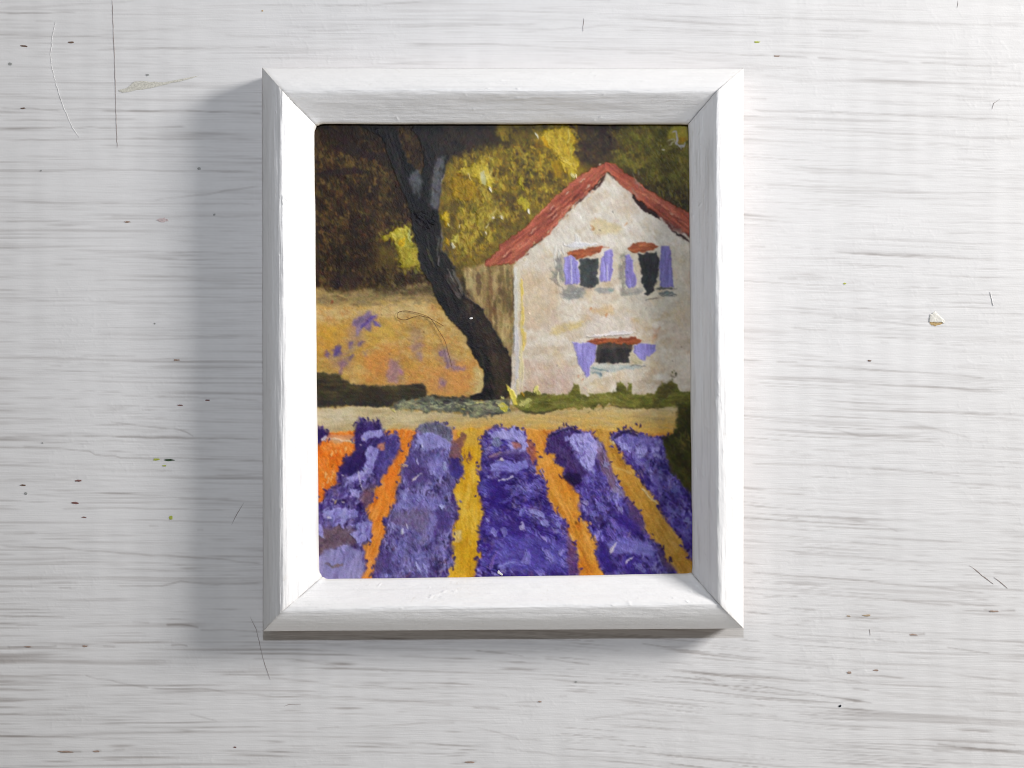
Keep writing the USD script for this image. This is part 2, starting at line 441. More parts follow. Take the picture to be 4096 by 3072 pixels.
spot('lime_stain', 657, 1863, 24, 9, 'lime_stain')
spot('lime_stain', 684, 2070, 20, 26, 'lime_stain', label='small lime paint dot, the lower one')
spot('lime_stain', 3028, 168, 34, 10, 'lime_stain', label='faint lime paint dab at the upper right')
spot('lime_stain', 3379, 1134, 14, 10, 'lime_stain')
spot('pink_stain', 652, 880, 52, 24, 'pink_stain', label='pale pink paint smudge')
spot('orange_dot', 1049, 43, 9, 9, 'bare_wood')
def outline(name, m, pts, x0, y0, s, label=None, thick=0.00004, wob=1.2):
    p = path_for(T, name)
    q = np.array(pts, float) / s + (x0, y0)
    blob(p, q, 0.00004, thick, TM[m], wob, len(pts) * 31)
    if label: key(stage.GetPrimAtPath(p), label=label)
outline('scuff', 'beige_scuff', [(950, 725), (1030, 700), (1080, 655), (1180, 650), (1280, 662), (1420, 648), (1600, 612), (1450, 655), (1280, 690), (1180, 712), (1060, 735), (985, 745)], 0, 0, 2.011, 'beige scuff left of the frame top')
outline('chip', 'white_flake', [(1452, 905), (1460, 870), (1495, 845), (1530, 880), (1570, 912), (1572, 935), (1500, 935), (1452, 932)], 2996, 825, 2.011, 'chipped paint flake showing bare wood', 0.00022)
outline('bare_patch', 'bare_wood', [(1450, 932), (1520, 928), (1578, 934), (1540, 955), (1500, 962), (1466, 955)], 2996, 825, 2.011, None, 0.00006)
def ribbon(name, m, pts, x0, y0, s, w, label=None, z=0.00005):
    q = np.array(pts, float) / s + (x0, y0)
    r = np.random.default_rng(len(q) + int(q[0, 0]))
    fine = [q[0]]
    for a, b in zip(q[:-1], q[1:]):
        n = max(2, int(np.hypot(*(b - a)) / 14))
        for t in np.arange(1, n + 1) / n: fine.append(a * (1 - t) + b * t + r.normal(0, w * 0.22, 2) * (t < 1))
    q = np.array(fine); d = np.gradient(q, axis=0); d /= np.linalg.norm(d, axis=1, keepdims=True)
    n = np.stack([-d[:, 1], d[:, 0]], -1)
    ww = w / 2 * np.clip(r.uniform(.45, 1.3, len(q)), 0, 2) * np.minimum(1, np.minimum(np.arange(len(q)), np.arange(len(q))[::-1]) / 2 + 0.15)
    l, c, rr = q + n * ww[:, None], q, q - n * ww[:, None]
    v = np.vstack([at(l[:, 0], l[:, 1], 0.00002), at(c[:, 0], c[:, 1], z + 0.00003), at(rr[:, 0], rr[:, 1], 0.00002)])
    k = len(q); f = []
    for i in range(k - 1):
        f += [[i, i + 1, k + i + 1, k + i], [k + i, k + i + 1, 2 * k + i + 1, 2 * k + i]]
    f = np.array(f)
    if np.cross(v[f[:, 1]] - v[f[:, 0]], v[f[:, 2]] - v[f[:, 0]])[:, 2].sum() < 0: f = f[:, ::-1]
    p = path_for(T, name); add_mesh(p, v, f, TM[m])
    if label: key(stage.GetPrimAtPath(p), label=label)
ribbon('crack', 'crack_line', [(903, 0), (908, 120), (914, 330), (922, 450), (924, 590), (931, 800), (934, 960), (943, 1190)], 0, 0, 2.011, 2.3, 'long dark hairline crack across the grain, upper left')
ribbon('crack', 'crack_line', [(2010, 440), (2060, 540), (2085, 640), (2110, 760), (2150, 880), (2175, 950)], 0, 2247, 2.011, 2.2, 'thin crack below the lower left frame corner')
ribbon('scratch', 'pale_scratch', [(448, 170), (420, 300), (405, 430), (420, 560), (470, 740), (510, 860), (570, 1000), (640, 1110)], 0, 0, 2.011, 4, 'long curved pale scratch, upper left', 0.00004)
ribbon('scratch', 'crack_line', [(1772, 1232), (1850, 1290), (1900, 1330), (1970, 1382)], 2996, 1650, 2.011, 4, 'dark diagonal scratch at the right')
ribbon('scratch', 'crack_line', [(1970, 1325), (2010, 1355), (2080, 1415)], 2996, 1650, 2.011, 4)
ribbon('scratch', 'crack_line', [(1862, 905), (1910, 810), (1964, 722)], 0, 1650, 2.011, 2.4)
ribbon('scratch', 'crack_line', [(1680, 5), (1674, 62)], 2996, 0, 2.011, 3)
ribbon('scratch', 'crack_line', [(808, 44), (806, 76)], 1000, 0, 0.6048, 3)
ribbon('scratch', 'crack_line', [(2020, 795), (1970, 830), (1955, 880)], 2996, 0, 2.011, 2.4)
ribbon('scratch', 'pale_scratch', [(1940, 690), (1955, 750), (1968, 800)], 2996, 825, 2.011, 5, None, 0.00012)
ribbon('scratch', 'crack_line', [(155, 400), (180, 390), (235, 390)], 1000, 2480, 1.1545, 3)
ribbon('scratch', 'crack_line', [(972, 540), (976, 592)], 2996, 2247, 2.011, 3)

# ------------------------------------------------------------------ framed painting: white moulding of four mitred rails
framed = UsdGeom.Xform.Define(stage, '/World/framed_painting')
framed.AddTranslateOp().Set(Gf.Vec3d(0, 0, 0))
key(framed, label='small lavender field oil painting in a chunky white wooden frame lying on the tabletop', category='framed painting')
FP = '/World/framed_painting'
PROF = [(0.0, 7.2), (0.05, 7.9), (0.12, 8.6), (0.22, 9.5), (0.36, 10.45), (0.52, 11.2), (0.7, 11.8), (0.86, 12.15), (0.95, 12.5), (1.0, 12.75), (1.04, 12.5),
        (1.10, 12.0), (1.2, 11.35), (1.35, 10.3), (1.5, 9.25), (1.65, 8.25), (1.8, 7.35), (1.9, 6.85), (1.955, 6.55), (1.985, 6.2), (2.0, 5.85)]
OUT = np.array([(1049, 271), (2974, 274), (2974, 2514), (1052, 2524)], float)
RID = np.array([(1131, 364), (2868, 364), (2876, 2416), (1134, 2441)], float)
INN = np.array([(1257, 496), (2754, 497), (2769, 2294), (1277, 2317)], float)
tt = np.array([p[0] for p in PROF]); zz = np.array([p[1] for p in PROF]) * 1e-3
td = np.concatenate([np.linspace(0, 1, 26), np.linspace(1, 2, 34)[1:]])
zd = np.interp(td, tt, zz)
for _ in range(30): zd[1:-1] = 0.25 * zd[:-2] + 0.5 * zd[1:-1] + 0.25 * zd[2:]
def ring(t):
    a = OUT + (RID - OUT) * t if t <= 1 else RID + (INN - RID) * (t - 1)
    return a
names = [('top_rail', 0, 1, M_FRAME_H), ('right_rail', 1, 2, M_FRAME_V), ('bottom_rail', 2, 3, M_FRAME_H), ('left_rail', 3, 0, M_FRAME_V)]
NS = 420
for ri, (nm, a, b, mt) in enumerate(names):
    s = np.linspace(0, 1, NS)
    corners = np.array([ring(t) for t in td])
    A, B = corners[:, a][:, None], corners[:, b][:, None]
    P2 = A * (1 - s[None, :, None]) + B * s[None, :, None]           # profile x length x 2
    along = s * np.hypot(*(OUT[b] - OUT[a]))
    AL, TT = np.meshgrid(along, td)
    LEN = along[-1]
    Z = np.repeat(zd[:, None], NS, 1)
    mid = np.sin(np.clip(TT / 2, 0, 1) * math.pi)
    # hand-carved unevenness, brush ridges running along the rail, drips
    dz = 0.5 * (fbm2(AL / 420, TT * 2.2, 3, 200 + ri) - 0.5) + 0.16 * (fbm2(AL / 60, TT * 9, 3, 210 + ri) - 0.5)
    br = vnoise(AL / 330, TT * 26, 220 + ri); br2 = vnoise(AL / 120, TT * 48, 230 + ri)
    dz += [0.09, 0.11, 0.09, 0.17][ri] * (br - 0.5) + [0.05, 0.06, 0.05, 0.09][ri] * (br2 - 0.5)
    bump = sstep(.86, .97, vnoise(AL / 26, TT * 9, 240 + ri)) * sstep(.45, .65, vnoise(AL / 210, TT * 2, 241 + ri))
    dz += 0.13 * bump
    Z = Z + dz * 1e-3 * np.minimum(1, 4 * mid)
    # edge wander of the inner lip and outer edge
    nx = np.array([[0, 1], [-1, 0], [0, -1], [1, 0]][ri], float)      # towards the opening, in picture pixels
    wv = 4.0 * (fbm2(AL / 300, TT * 0 + 3, 3, 250 + ri) - 0.5) * sstep(1.5, 2, TT) + 3.0 * (fbm2(AL / 380, TT * 0 + 9, 3, 260 + ri) - 0.5) * sstep(.5, 0, TT)
    P2 = P2 + wv[..., None] * nx
    # paint has filled the inner corners round
    nl, nr_ = np.array([[1, 0], [0, 1], [-1, 0], [0, -1]][ri], float), np.array([[-1, 0], [0, -1], [1, 0], [0, 1]][ri], float)
    near = sstep(1.55, 2, TT)[..., None]
    P2 = P2 + near * (np.exp(-((AL - AL[:, :1]) / LEN * (LEN - 420) / 20) ** 2)[..., None] * (nx + nl) * [8, 2, 3, 10][ri] + np.exp(-((LEN - AL) / LEN * (LEN - 420) / 20) ** 2)[..., None] * (nx + nr_) * [2, 3, 10, 8][ri])
    # mitre: each end drops a little so that the joint shows as a fine groove
    jd = np.minimum(np.minimum(AL, LEN - AL) / LEN * (NS - 1), 4) / 4
    Z = Z - (1 - jd) ** 2 * 0.0001
    if ri == 1: Z = Z + 0.00035
    P = at(P2[..., 0], P2[..., 1], Z)
    # lower courses: outer side down to the table, lip down to the rebate
    def course(row, z, din):
        q = row.copy(); q[:, 2] = z; q[:, 0] += din * nx[0]; q[:, 1] -= din * nx[1]
        return q
    low = [course(P[0], 0.0004, 0.0007), course(P[0], 0.0036, 0.00025)]
    lip = [course(P[-1], 0.0050, -0.0002), course(P[-1], 0.0040, -0.0005)]
    PP = np.concatenate([np.array(low), P, np.array(lip)], 0)
    n = len(PP)
    g = np.arange(n * NS).reshape(n, NS)
    q = np.stack([g[:-1, :-1], g[:-1, 1:], g[1:, 1:], g[1:, :-1]], -1).reshape(-1, 4)
    dxx = np.gradient(PP, axis=1); dyy = np.gradient(PP, axis=0)
    nr = np.cross(dxx, dyy); nr /= np.maximum(np.linalg.norm(nr, axis=-1, keepdims=True), 1e-15)
    if nr[n // 2, NS // 2, 2] < 0: nr = -nr
    m0 = n // 2
    if np.cross(PP[m0, 1] - PP[m0, 0], PP[m0 + 1, 1] - PP[m0, 1])[2] < 0: q = q[:, ::-1]
    # colour: white with thin grey brush streaks, warmer at the lip, a little grime in joints
    streak = sstep(.62, .95, vnoise(AL / 260, TT * 30, 270 + ri)) * sstep(.35, .6, fbm2(AL / 300, TT * 3, 3, 280 + ri))
    amt = {0: 0.06, 1: 0.12, 2: 0.05, 3: 0.13}[ri]
    k = 1 - amt * streak - 0.025 * (fbm2(AL / 90, TT * 10, 3, 290 + ri) - 0.5)
    col = np.array([0.845, 0.845, 0.848]) * k[..., None]
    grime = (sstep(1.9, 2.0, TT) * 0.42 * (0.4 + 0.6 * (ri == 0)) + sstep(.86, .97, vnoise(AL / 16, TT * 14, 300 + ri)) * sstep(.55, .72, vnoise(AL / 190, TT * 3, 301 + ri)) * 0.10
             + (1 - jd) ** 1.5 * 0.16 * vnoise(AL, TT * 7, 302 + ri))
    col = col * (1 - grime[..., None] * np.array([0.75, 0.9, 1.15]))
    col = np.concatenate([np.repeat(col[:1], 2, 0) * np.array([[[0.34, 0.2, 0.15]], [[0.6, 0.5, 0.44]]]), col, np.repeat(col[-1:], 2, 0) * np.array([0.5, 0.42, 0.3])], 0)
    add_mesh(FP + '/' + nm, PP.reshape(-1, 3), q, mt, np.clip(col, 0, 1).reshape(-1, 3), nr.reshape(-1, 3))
key(stage.GetPrimAtPath(FP + '/left_rail'), label='left frame rail with streaky grey outer face')
# backing board that closes the frame from below
bk = trimesh.creation.box((0.106, 0.125, 0.0024)); c = at(2012, 1400, 0.0022)
bk.apply_translation((c[0], c[1], 0.0024))
add_mesh(FP + '/backing_board', bk.vertices, bk.faces, mat_plain('fibreboard', (96, 70, 52), 0.9, 0.2))

# ------------------------------------------------------------------ the oil painting: paint laid on stroke by stroke, with its relief
CS = 2.5                                        # cell of the paint layer, in picture pixels
gx = np.arange(1226, 2802, CS); gy = np.arange(468, 2348, CS)
PX, PY = np.meshgrid(gx, gy)
COL = np.zeros(PX.shape + (3,)); HGT = np.zeros(PX.shape); LAB = np.zeros(PX.shape, np.int16)
LABELS = ['ground']
R = np.random.default_rng(11)
_seed = [1000]
def ns():
    _seed[0] += 7
    return _seed[0]

def lab_id(n):
    if n is None: return None
    if n not in LABELS: LABELS.append(n)
    return LABELS.index(n)

def win(x0, y0, x1, y1):
    i0, i1 = np.searchsorted(gx, x0), np.searchsorted(gx, x1)
    j0, j1 = np.searchsorted(gy, y0), np.searchsorted(gy, y1)
    return slice(j0, j1), slice(i0, i1)

def ramp(pal, n):
    pal = np.array(pal, float); n = np.clip(n, 0, 1) * (len(pal) - 1)
    i = np.minimum(n.astype(int), len(pal) - 2) if len(pal) > 1 else np.zeros(n.shape, int)
    if len(pal) == 1: return np.broadcast_to(pal[0], n.shape + (3,)).copy()
    f = (n - i)[..., None]
    return pal[i] * (1 - f) + pal[i + 1] * f

def sdf(X, Y, p):
    d = np.full(X.shape, 1e18); ins = np.zeros(X.shape, bool)
    for (ax, ay), (bx, by) in zip(p, np.roll(p, -1, 0)):
        ex, ey = bx - ax, by - ay
        t = np.clip(((X - ax) * ex + (Y - ay) * ey) / max(ex * ex + ey * ey, 1e-9), 0, 1)
        d = np.minimum(d, (X - ax - t * ex) ** 2 + (Y - ay - t * ey) ** 2)
        if ay != by:
            c = ((ay > Y) != (by > Y)) & (X < ex * (Y - ay) / ey + ax)
            ins ^= c
    d = np.sqrt(d)
    return np.where(ins, -d, d)

def Zm(x0, y0, s, *pts):
    p = np.array(pts, float).reshape(-1, 2)
    return p / s + (x0, y0)

def poly(p, pal, ang=90, L=60, Wd=7, soft=4, wob=7, ws=22, a=1.0, h=0.0, br=0.10, lab=None, mix=0.6, dry=0.0):
    """a painted area: pal runs dark to light, ang = brush direction in degrees (0 right, 90 down)"""
    p = np.array(p, float); sd = ns()
    sl = win(p[:, 0].min() - 25, p[:, 1].min() - 25, p[:, 0].max() + 25, p[:, 1].max() + 25)
    X, Y = PX[sl], PY[sl]
    if X.size == 0: return
    wx = wob * 2 * (fbm2(X / ws, Y / ws, 3, sd) - .5); wy = wob * 2 * (fbm2(X / ws, Y / ws, 3, sd + 1) - .5)
    d = sdf(X + wx, Y + wy, p)
    c, s = math.cos(math.radians(ang)), math.sin(math.radians(ang))
    bend = 10 * (fbm2(X / 90, Y / 90, 2, sd + 2) - .5)
    U, Vv = X * c + Y * s, -X * s + Y * c + bend
    bris = vnoise(U / L, Vv / Wd, sd + 3) * .6 + vnoise(U / (L * .5), Vv / (Wd * .5), sd + 4) * .4
    big = fbm2(U / (L * 1.2), Vv / (Wd * 5), 3, sd + 5)
    al = sstep(soft, -soft, d) * a
    if dry: al = al * sstep(dry - .18, dry + .18, bris + .35 * sstep(0, -30, d))
    n = np.clip(.5 + (big - .5) * 2.2 * mix + (bris - .5) * 1.3 * (1 - mix) , 0, 1)
    col = ramp(pal, n) * (1 + br * (bris - .5) * 2)[..., None]
    COL[sl] = COL[sl] * (1 - al[..., None]) + col * al[..., None]
    HGT[sl] = HGT[sl] * (1 - .6 * al) + al * (h * (.55 + .9 * bris) + h * .22 * sstep(9, 2, np.abs(d + 5)))
    if lab: LAB[sl][al > .5] = lab_id(lab)

def clumps(p, col, ws=26, thr=.56, ang=75, a=.8, h=.12, lab=None, st=1.5, br=.14, sharp=.05, feather=8):
    """ragged patches of paint scattered over an area"""
    p = np.array(p, float); sd = ns()
    sl = win(p[:, 0].min(), p[:, 1].min(), p[:, 0].max(), p[:, 1].max())
    X, Y = PX[sl], PY[sl]
    c, s = math.cos(math.radians(ang)), math.sin(math.radians(ang))
    U, V = X * c + Y * s, -X * s + Y * c
    V = V + 14 * (fbm2(X / 50, Y / 50, 2, sd + 9) - .5)
    bris = vnoise(U / 22, V / 3.6, sd + 1)
    f = .62 * fbm2(U / (ws * st), V / ws, 3, sd) + .22 * bris + .16 * vnoise(X / 6, Y / 6, sd + 2)
    al = sstep(thr - sharp, thr + sharp, f) * sstep(2, -feather, sdf(X, Y, p)) * a
    cc = ramp([np.array(col, float) * .86, col, np.minimum(np.array(col, float) * 1.1 + 4, 248)], fbm2(X / 30, Y / 30, 2, sd + 4)) * (1 + br * 2 * (bris - .5))[..., None]
    COL[sl] = COL[sl] * (1 - al[..., None]) + cc * al[..., None]
    HGT[sl] = HGT[sl] * (1 - .5 * al) + al * h * (.4 + 1.1 * bris)
    if lab: LAB[sl][al > .6] = lab_id(lab)

def dab(x, y, L, Wd, ang, col, a=.9, h=.06, lab=None, sd=0, only=None):
    r = max(L, Wd) * .75 + 4
    sl = win(x - r, y - r, x + r, y + r)
    X, Y = PX[sl] - x, PY[sl] - y
    if X.size == 0: return
    c, s = math.cos(ang), math.sin(ang)
    U, V = X * c + Y * s, -X * s + Y * c
    V = V + .0 + (U * U) / (L * 5.0) * (1 if sd % 2 else -1)
    b = vnoise(U / (L * .8) + sd, V / max(2.2, Wd * .22), sd)
    rr = np.sqrt((U / (L / 2)) ** 2 + (V / (Wd / 2)) ** 2)
    e = rr + (.8 * (b - .5) + 1.0 * (fbm2(X / 9 + sd, Y / 9, 2, sd + 1) - .5)) * min(1, Wd / 9)
    al = sstep(1.1, .82, e) * a
    if only is not None: al = al * only[sl]
    cc = np.asarray(col, float) * (1 + .16 * (b - .5))[..., None]
    COL[sl] = COL[sl] * (1 - al[..., None]) + cc * al[..., None]
    HGT[sl] = HGT[sl] * (1 - .5 * al) + h * al * (.5 + .8 * b + .5 * sstep(.45, .9, e))
    if lab: LAB[sl][al > .5] = lab_id(lab)

def dabs(p, n, pal, L=24, Wd=9, ang=90, var=35, a=.75, h=.05, jit=8, lab=None, grow=1.0, inside=True):
    p = np.array(p, float); lo, hi = p.min(0), p.max(0); k = 0
    only = None
    while k < n:
        q = R.uniform(lo, hi, (max(n, 16) * 2, 2))
        ok = sdf(q[:, 0], q[:, 1], p) < (0 if inside else 6)
        for x, y in q[ok]:
            if k >= n: break
            c = np.array(pal[R.integers(len(pal))], float) + R.normal(0, jit, 3) * .6 + R.normal(0, jit)
            dab(x, y, L * R.uniform(.55, 1.35), Wd * R.uniform(.6, 1.3), math.radians(ang + R.normal(0, var)), np.clip(c, 4, 250), a * R.uniform(.6, 1.1) if a < .95 else a, h * R.uniform(.5, 1.5), lab, int(R.integers(1, 9999)))
            k += 1
        if not ok.any(): break

def stroke(p, w, col, a=.9, h=.06, taper=.5, dry=0.0, lab=None, soft=1.6):
    """one pull of the brush along a line"""
    p = np.array(p, float); sd = ns(); m = w + 10
    sl = win(p[:, 0].min() - m, p[:, 1].min() - m, p[:, 0].max() + m, p[:, 1].max() + m)
    X, Y = PX[sl], PY[sl]
    if X.size == 0: return
    seg = np.hypot(*np.diff(p, axis=0).T); tot = seg.sum(); acc = 0
    best = np.full(X.shape, 1e9); S = np.zeros(X.shape); SG = np.zeros(X.shape)
    for (ax, ay), (bx, by), l in zip(p[:-1], p[1:], seg):
        ex, ey = bx - ax, by - ay
        t = np.clip(((X - ax) * ex + (Y - ay) * ey) / max(l * l, 1e-9), 0, 1)
        r = np.hypot(X - ax - t * ex, Y - ay - t * ey)
        g = ((X - ax) * ey - (Y - ay) * ex) / max(l, 1e-9)
        u = r < best
        best[u] = r[u]; S[u] = (acc + t * l)[u]; SG[u] = g[u]; acc += l
    q = S / max(tot, 1e-9)
    b = vnoise(S / 45 + sd, SG / max(2.2, w * .16), sd)
    ww = w / 2 * (1 - taper * np.abs(2 * q - 1) ** 3) * (.78 + .44 * vnoise(S / 17, SG * 0 + sd, sd + 1))
    al = sstep(soft, -soft, best - ww) * a
    if dry: al = al * sstep(dry - .15, dry + .15, b)
    cc = np.asarray(col, float) * (1 + .18 * (b - .5))[..., None]
    COL[sl] = COL[sl] * (1 - al[..., None]) + cc * al[..., None]
    HGT[sl] = HGT[sl] * (1 - .5 * al) + h * al * (.5 + .7 * b + .5 * sstep(.5, .95, best / np.maximum(ww, .5)))
    if lab: LAB[sl][al > .5] = lab_id(lab)

def rect(x0, y0, x1, y1): return [(x0, y0), (x1, y0), (x1, y1), (x0, y1)]

# --- underpainting
poly(rect(1200, 440, 2830, 2370), [(150, 125, 75), (190, 155, 90)], 0, 90, 9, wob=0)
# --- dark and golden foliage across the top
FOL = rect(1215, 455, 2815, 1215)
poly(FOL, [(38, 27, 20), (62, 47, 28), (84, 68, 34)], 70, 34, 8, soft=16, wob=20, mix=.65, h=.03, lab='painted_foliage')
poly([(1760, 455), (2420, 455), (2320, 800), (2090, 930), (1930, 1090), (1760, 1090), (1700, 900), (1780, 640)], [(76, 62, 26), (114, 96, 32), (146, 122, 40)], 75, 30, 9, soft=38, wob=30, ws=50, mix=.6)
poly([(2440, 455), (2810, 455), (2810, 800), (2640, 760), (2520, 690), (2440, 640)], [(66, 60, 26), (98, 92, 36), (122, 114, 50)], 60, 26, 9, soft=40, wob=26, ws=50)
poly([(2280, 455), (2490, 455), (2480, 600), (2400, 660), (2300, 650), (2270, 560)], [(38, 30, 28), (56, 44, 36), (74, 60, 40)], 60, 24, 8, soft=26, wob=22, ws=40)
poly([(2590, 770), (2810, 740), (2810, 900), (2730, 850)], [(46, 38, 28), (66, 54, 32)], 60, 24, 8, soft=24)
poly([(1590, 455), (2010, 455), (1980, 560), (1880, 640), (1790, 640), (1700, 560)], [(30, 26, 28), (46, 38, 34), (62, 50, 36)], 60, 26, 8, soft=26, wob=20, ws=40)
poly([(1215, 455), (1590, 455), (1560, 600), (1450, 640), (1300, 560)], [(34, 26, 22), (52, 40, 28), (66, 52, 32)], 60, 26, 8, soft=40, wob=24, ws=40)
dabs([(1250, 480), (1690, 480), (1700, 1000), (1690, 1160), (1250, 1160)], 950, [(34, 26, 20), (50, 36, 24), (66, 48, 26), (86, 68, 34), (104, 84, 42), (44, 30, 26), (72, 44, 30), (92, 74, 30), (58, 42, 30), (36, 28, 22)], 20, 6, 75, 30, .6, .035, 5)
dabs([(1250, 600), (1560, 600), (1500, 760), (1250, 760)], 130, [(112, 92, 44), (124, 102, 54), (98, 80, 34), (88, 70, 32)], 19, 6, 65, 35, .55, .04, 7)
dabs([(1360, 820), (1450, 830), (1470, 880), (1380, 890)], 24, [(124, 106, 44), (140, 122, 56)], 18, 6, 65, 35, .55, .04, 7)
dabs(rect(1255, 840, 1420, 1010), 55, [(118, 92, 40), (126, 84, 44), (104, 86, 46), (134, 108, 52)], 20, 7, 50, 45, .6, .04, 7)
dabs([(1300, 880), (1690, 880), (1640, 960), (1470, 1010), (1300, 1000)], 120, [(44, 28, 22), (54, 34, 26), (38, 26, 24)], 24, 9, 70, 40, .5, .03, 4)
dabs([(1770, 620), (2330, 500), (2320, 790), (2080, 930), (1960, 1070), (1780, 1080)], 620, [(120, 100, 32), (142, 118, 34), (104, 88, 32), (156, 126, 26), (92, 76, 28), (132, 112, 44), (76, 62, 28), (112, 104, 48)], 22, 7, 75, 28, .6, .04, 7)
dabs([(1900, 560), (2110, 560), (2080, 760), (1960, 740)], 90, [(58, 46, 30), (70, 56, 32), (48, 38, 30), (128, 106, 40)], 20, 7, 75, 35, .55, .04, 6)
dabs([(2060, 620), (2130, 610), (2140, 690), (2070, 720)], 22, [(46, 38, 32), (56, 46, 34)], 24, 12, 75, 40, .6, .03, 4)
dabs(rect(2440, 500, 2765, 860), 330, [(96, 90, 34), (116, 110, 44), (84, 78, 30), (128, 118, 40), (70, 60, 28), (106, 96, 52), (92, 72, 30)], 20, 7, 70, 40, .55, .04, 7)
dabs([(2290, 500), (2500, 500), (2440, 640), (2310, 650)], 120, [(44, 34, 32), (58, 46, 36), (80, 66, 36), (50, 38, 40), (92, 78, 40)], 18, 6, 60, 40, .5, .03, 5)
dabs([(2450, 620), (2560, 560), (2640, 720), (2560, 720)], 60, [(112, 102, 40), (124, 112, 46), (72, 58, 34)], 20, 7, 70, 40, .5, .04, 7)
dabs([(2590, 790), (2765, 760), (2765, 860)], 50, [(54, 42, 28), (66, 52, 34), (78, 68, 30)], 20, 7, 70, 40, .5, .03, 5)
GOLD = [(1770, 600), (2330, 490), (2330, 780), (2090, 920), (1960, 1060), (1780, 1080)]
for cc, w, th, al, h in (((78, 62, 30), 30, .58, .6, .05), ((158, 134, 42), 22, .58, .6, .07), ((184, 160, 56), 17, .61, .75, .1), ((150, 112, 24), 20, .64, .6, .07), ((56, 44, 28), 20, .67, .6, .04)):
    clumps(GOLD, cc, w, th, 75, al, h, None, 1.4, .14, .07, 70)
clumps([(1830, 700), (2010, 700), (2000, 960), (1900, 1040), (1800, 1000)], (176, 156, 58), 20, .58, 80, .7, .12, None, 1.4, .14, .05, 40)
clumps([(1255, 490), (1690, 490), (1690, 1150), (1255, 1150)], (34, 24, 20), 24, .56, 70, .7, .04); clumps([(1255, 560), (1640, 560), (1640, 1150), (1255, 1150)], (106, 84, 42), 14, .63, 65, .6, .05); clumps([(1255, 600), (1640, 600), (1640, 1150), (1255, 1150)], (84, 50, 32), 16, .64, 55, .5, .04)
OLV = [(2440, 490), (2770, 490), (2770, 860), (2600, 760), (2460, 640)]
clumps(OLV, (124, 114, 46), 20, .6, 70, .7, .07); clumps(OLV, (66, 56, 28), 20, .58, 60, .6, .04)
clumps([(2290, 490), (2500, 490), (2440, 640), (2310, 650)], (90, 76, 42), 16, .63, 60, .6, .05)
clumps([(1255, 490), (1690, 490), (1690, 1150), (1255, 1150)], (30, 20, 17), 62, .53, 70, .62, .03, None, 1.3, .14, .06)
clumps([(1265, 600), (1560, 590), (1540, 770), (1265, 780)], (120, 98, 50), 20, .58, 65, .6, .05)
DK = [(1790, 490), (2110, 490), (2060, 600), (1960, 620), (1830, 640)]
clumps(DK, (48, 38, 30), 30, .47, 70, .8, .04, None, 1.3, .14, .08, 40)
clumps([(2040, 590), (2140, 590), (2160, 760), (2100, 800), (2040, 720)], (52, 42, 32), 26, .54, 75, .8, .05, None, 1.2, .14, .06, 25)
clumps([(1960, 760), (2130, 740), (2060, 900), (1960, 960)], (70, 56, 30), 26, .56, 75, .7, .05, None, 1.2, .14, .06, 30)
# boughs reaching left
for p, w in (([(1265, 697), (1330, 690), (1420, 682), (1470, 690)], 26), ([(1340, 590), (1430, 612), (1540, 640)], 30), ([(1300, 505), (1380, 560), (1450, 620)], 26), ([(1480, 610), (1545, 625), (1580, 650)], 18)):
    stroke(p, w, (40, 29, 30), .8, .02, .7)
# bright yellow leaf masses, thick paint
Y1, Y2, Y3, Y4 = (150, 130, 38), (186, 164, 52), (206, 186, 82), (196, 152, 22)
k = (1650, 480, 5.53)
def area(p):
    p = np.array(p, float); q = np.roll(p, -1, 0)
    return abs((p[:, 0] * q[:, 1] - p[:, 1] * q[:, 0]).sum()) / 2
def yellow(p, pal, ang=75, h=.12, **kw):
    q = np.array(p, float); q = q.mean(0) + (q - q.mean(0)) * 1.45
    b0 = np.array(pal[0], float)
    dabs(q, int(area(q) / 210), [b0 * .8, b0, b0 * .9, np.array(pal[-1], float) * .88], 24, 9, ang, 40, .5, .06, 7)
    poly(p, pal, ang, 34, 8, soft=5, wob=13, ws=15, h=h, br=.12, lab='painted_yellow_leaves', **kw)
    a0, a1 = np.array(pal[0], float), np.array(pal[-1], float)
    dabs(p, int(area(p) / 260), [a0 * .78, a0, a1, a1 * 1.08, (a0 + a1) / 2], 26, 7, ang, 38, .62, .11, 6)
yellow(Zm(*k, 970, 1160, 1130, 1080, 1290, 1060, 1400, 960, 1630, 900, 1660, 1080, 1780, 1300, 1740, 1500, 1600, 1450, 1480, 1420, 1400, 1290, 1280, 1230, 1100, 1210), [(160, 140, 40), (190, 168, 52), (208, 190, 96)])
poly(Zm(*k, 1500, 1150, 1570, 1100, 1620, 1300, 1640, 1430, 1560, 1440, 1500, 1280), [(190, 186, 120), (204, 200, 156)], 70, 20, 6, 2, 4, h=.08)
yellow(Zm(*k, 870, 1320, 1050, 1290, 1300, 1330, 1420, 1500, 1400, 1700, 1200, 1750, 900, 1700), [(128, 102, 26), (160, 124, 20), (178, 140, 26)], a=.7)
k = (2050, 480, 5.53)
yellow(Zm(*k, 620, 330, 800, 230, 1000, 190, 1230, 130, 1290, 200, 1340, 350, 1340, 700, 1360, 900, 1450, 960, 1410, 1180, 1400, 1310, 1300, 1200, 1160, 1180, 1050, 1000, 960, 760, 740, 560, 640, 440), [(166, 138, 34), (190, 162, 48), (198, 176, 76)], 80)
poly(Zm(*k, 640, 380, 700, 340, 800, 500, 830, 640, 760, 600, 680, 480), [(206, 160, 24), (196, 150, 20)], 60, 30, 8, 4, 6)
poly(Zm(*k, 860, 900, 1040, 860, 1080, 1100, 1080, 1260, 960, 1290, 900, 1100), [(150, 116, 18), (176, 138, 20)], 80, 30, 8, 6, 8, a=.8)
stroke(Zm(*k, 1240, 200, 1250, 420, 1210, 520), 7, (206, 190, 100), .8, .16)
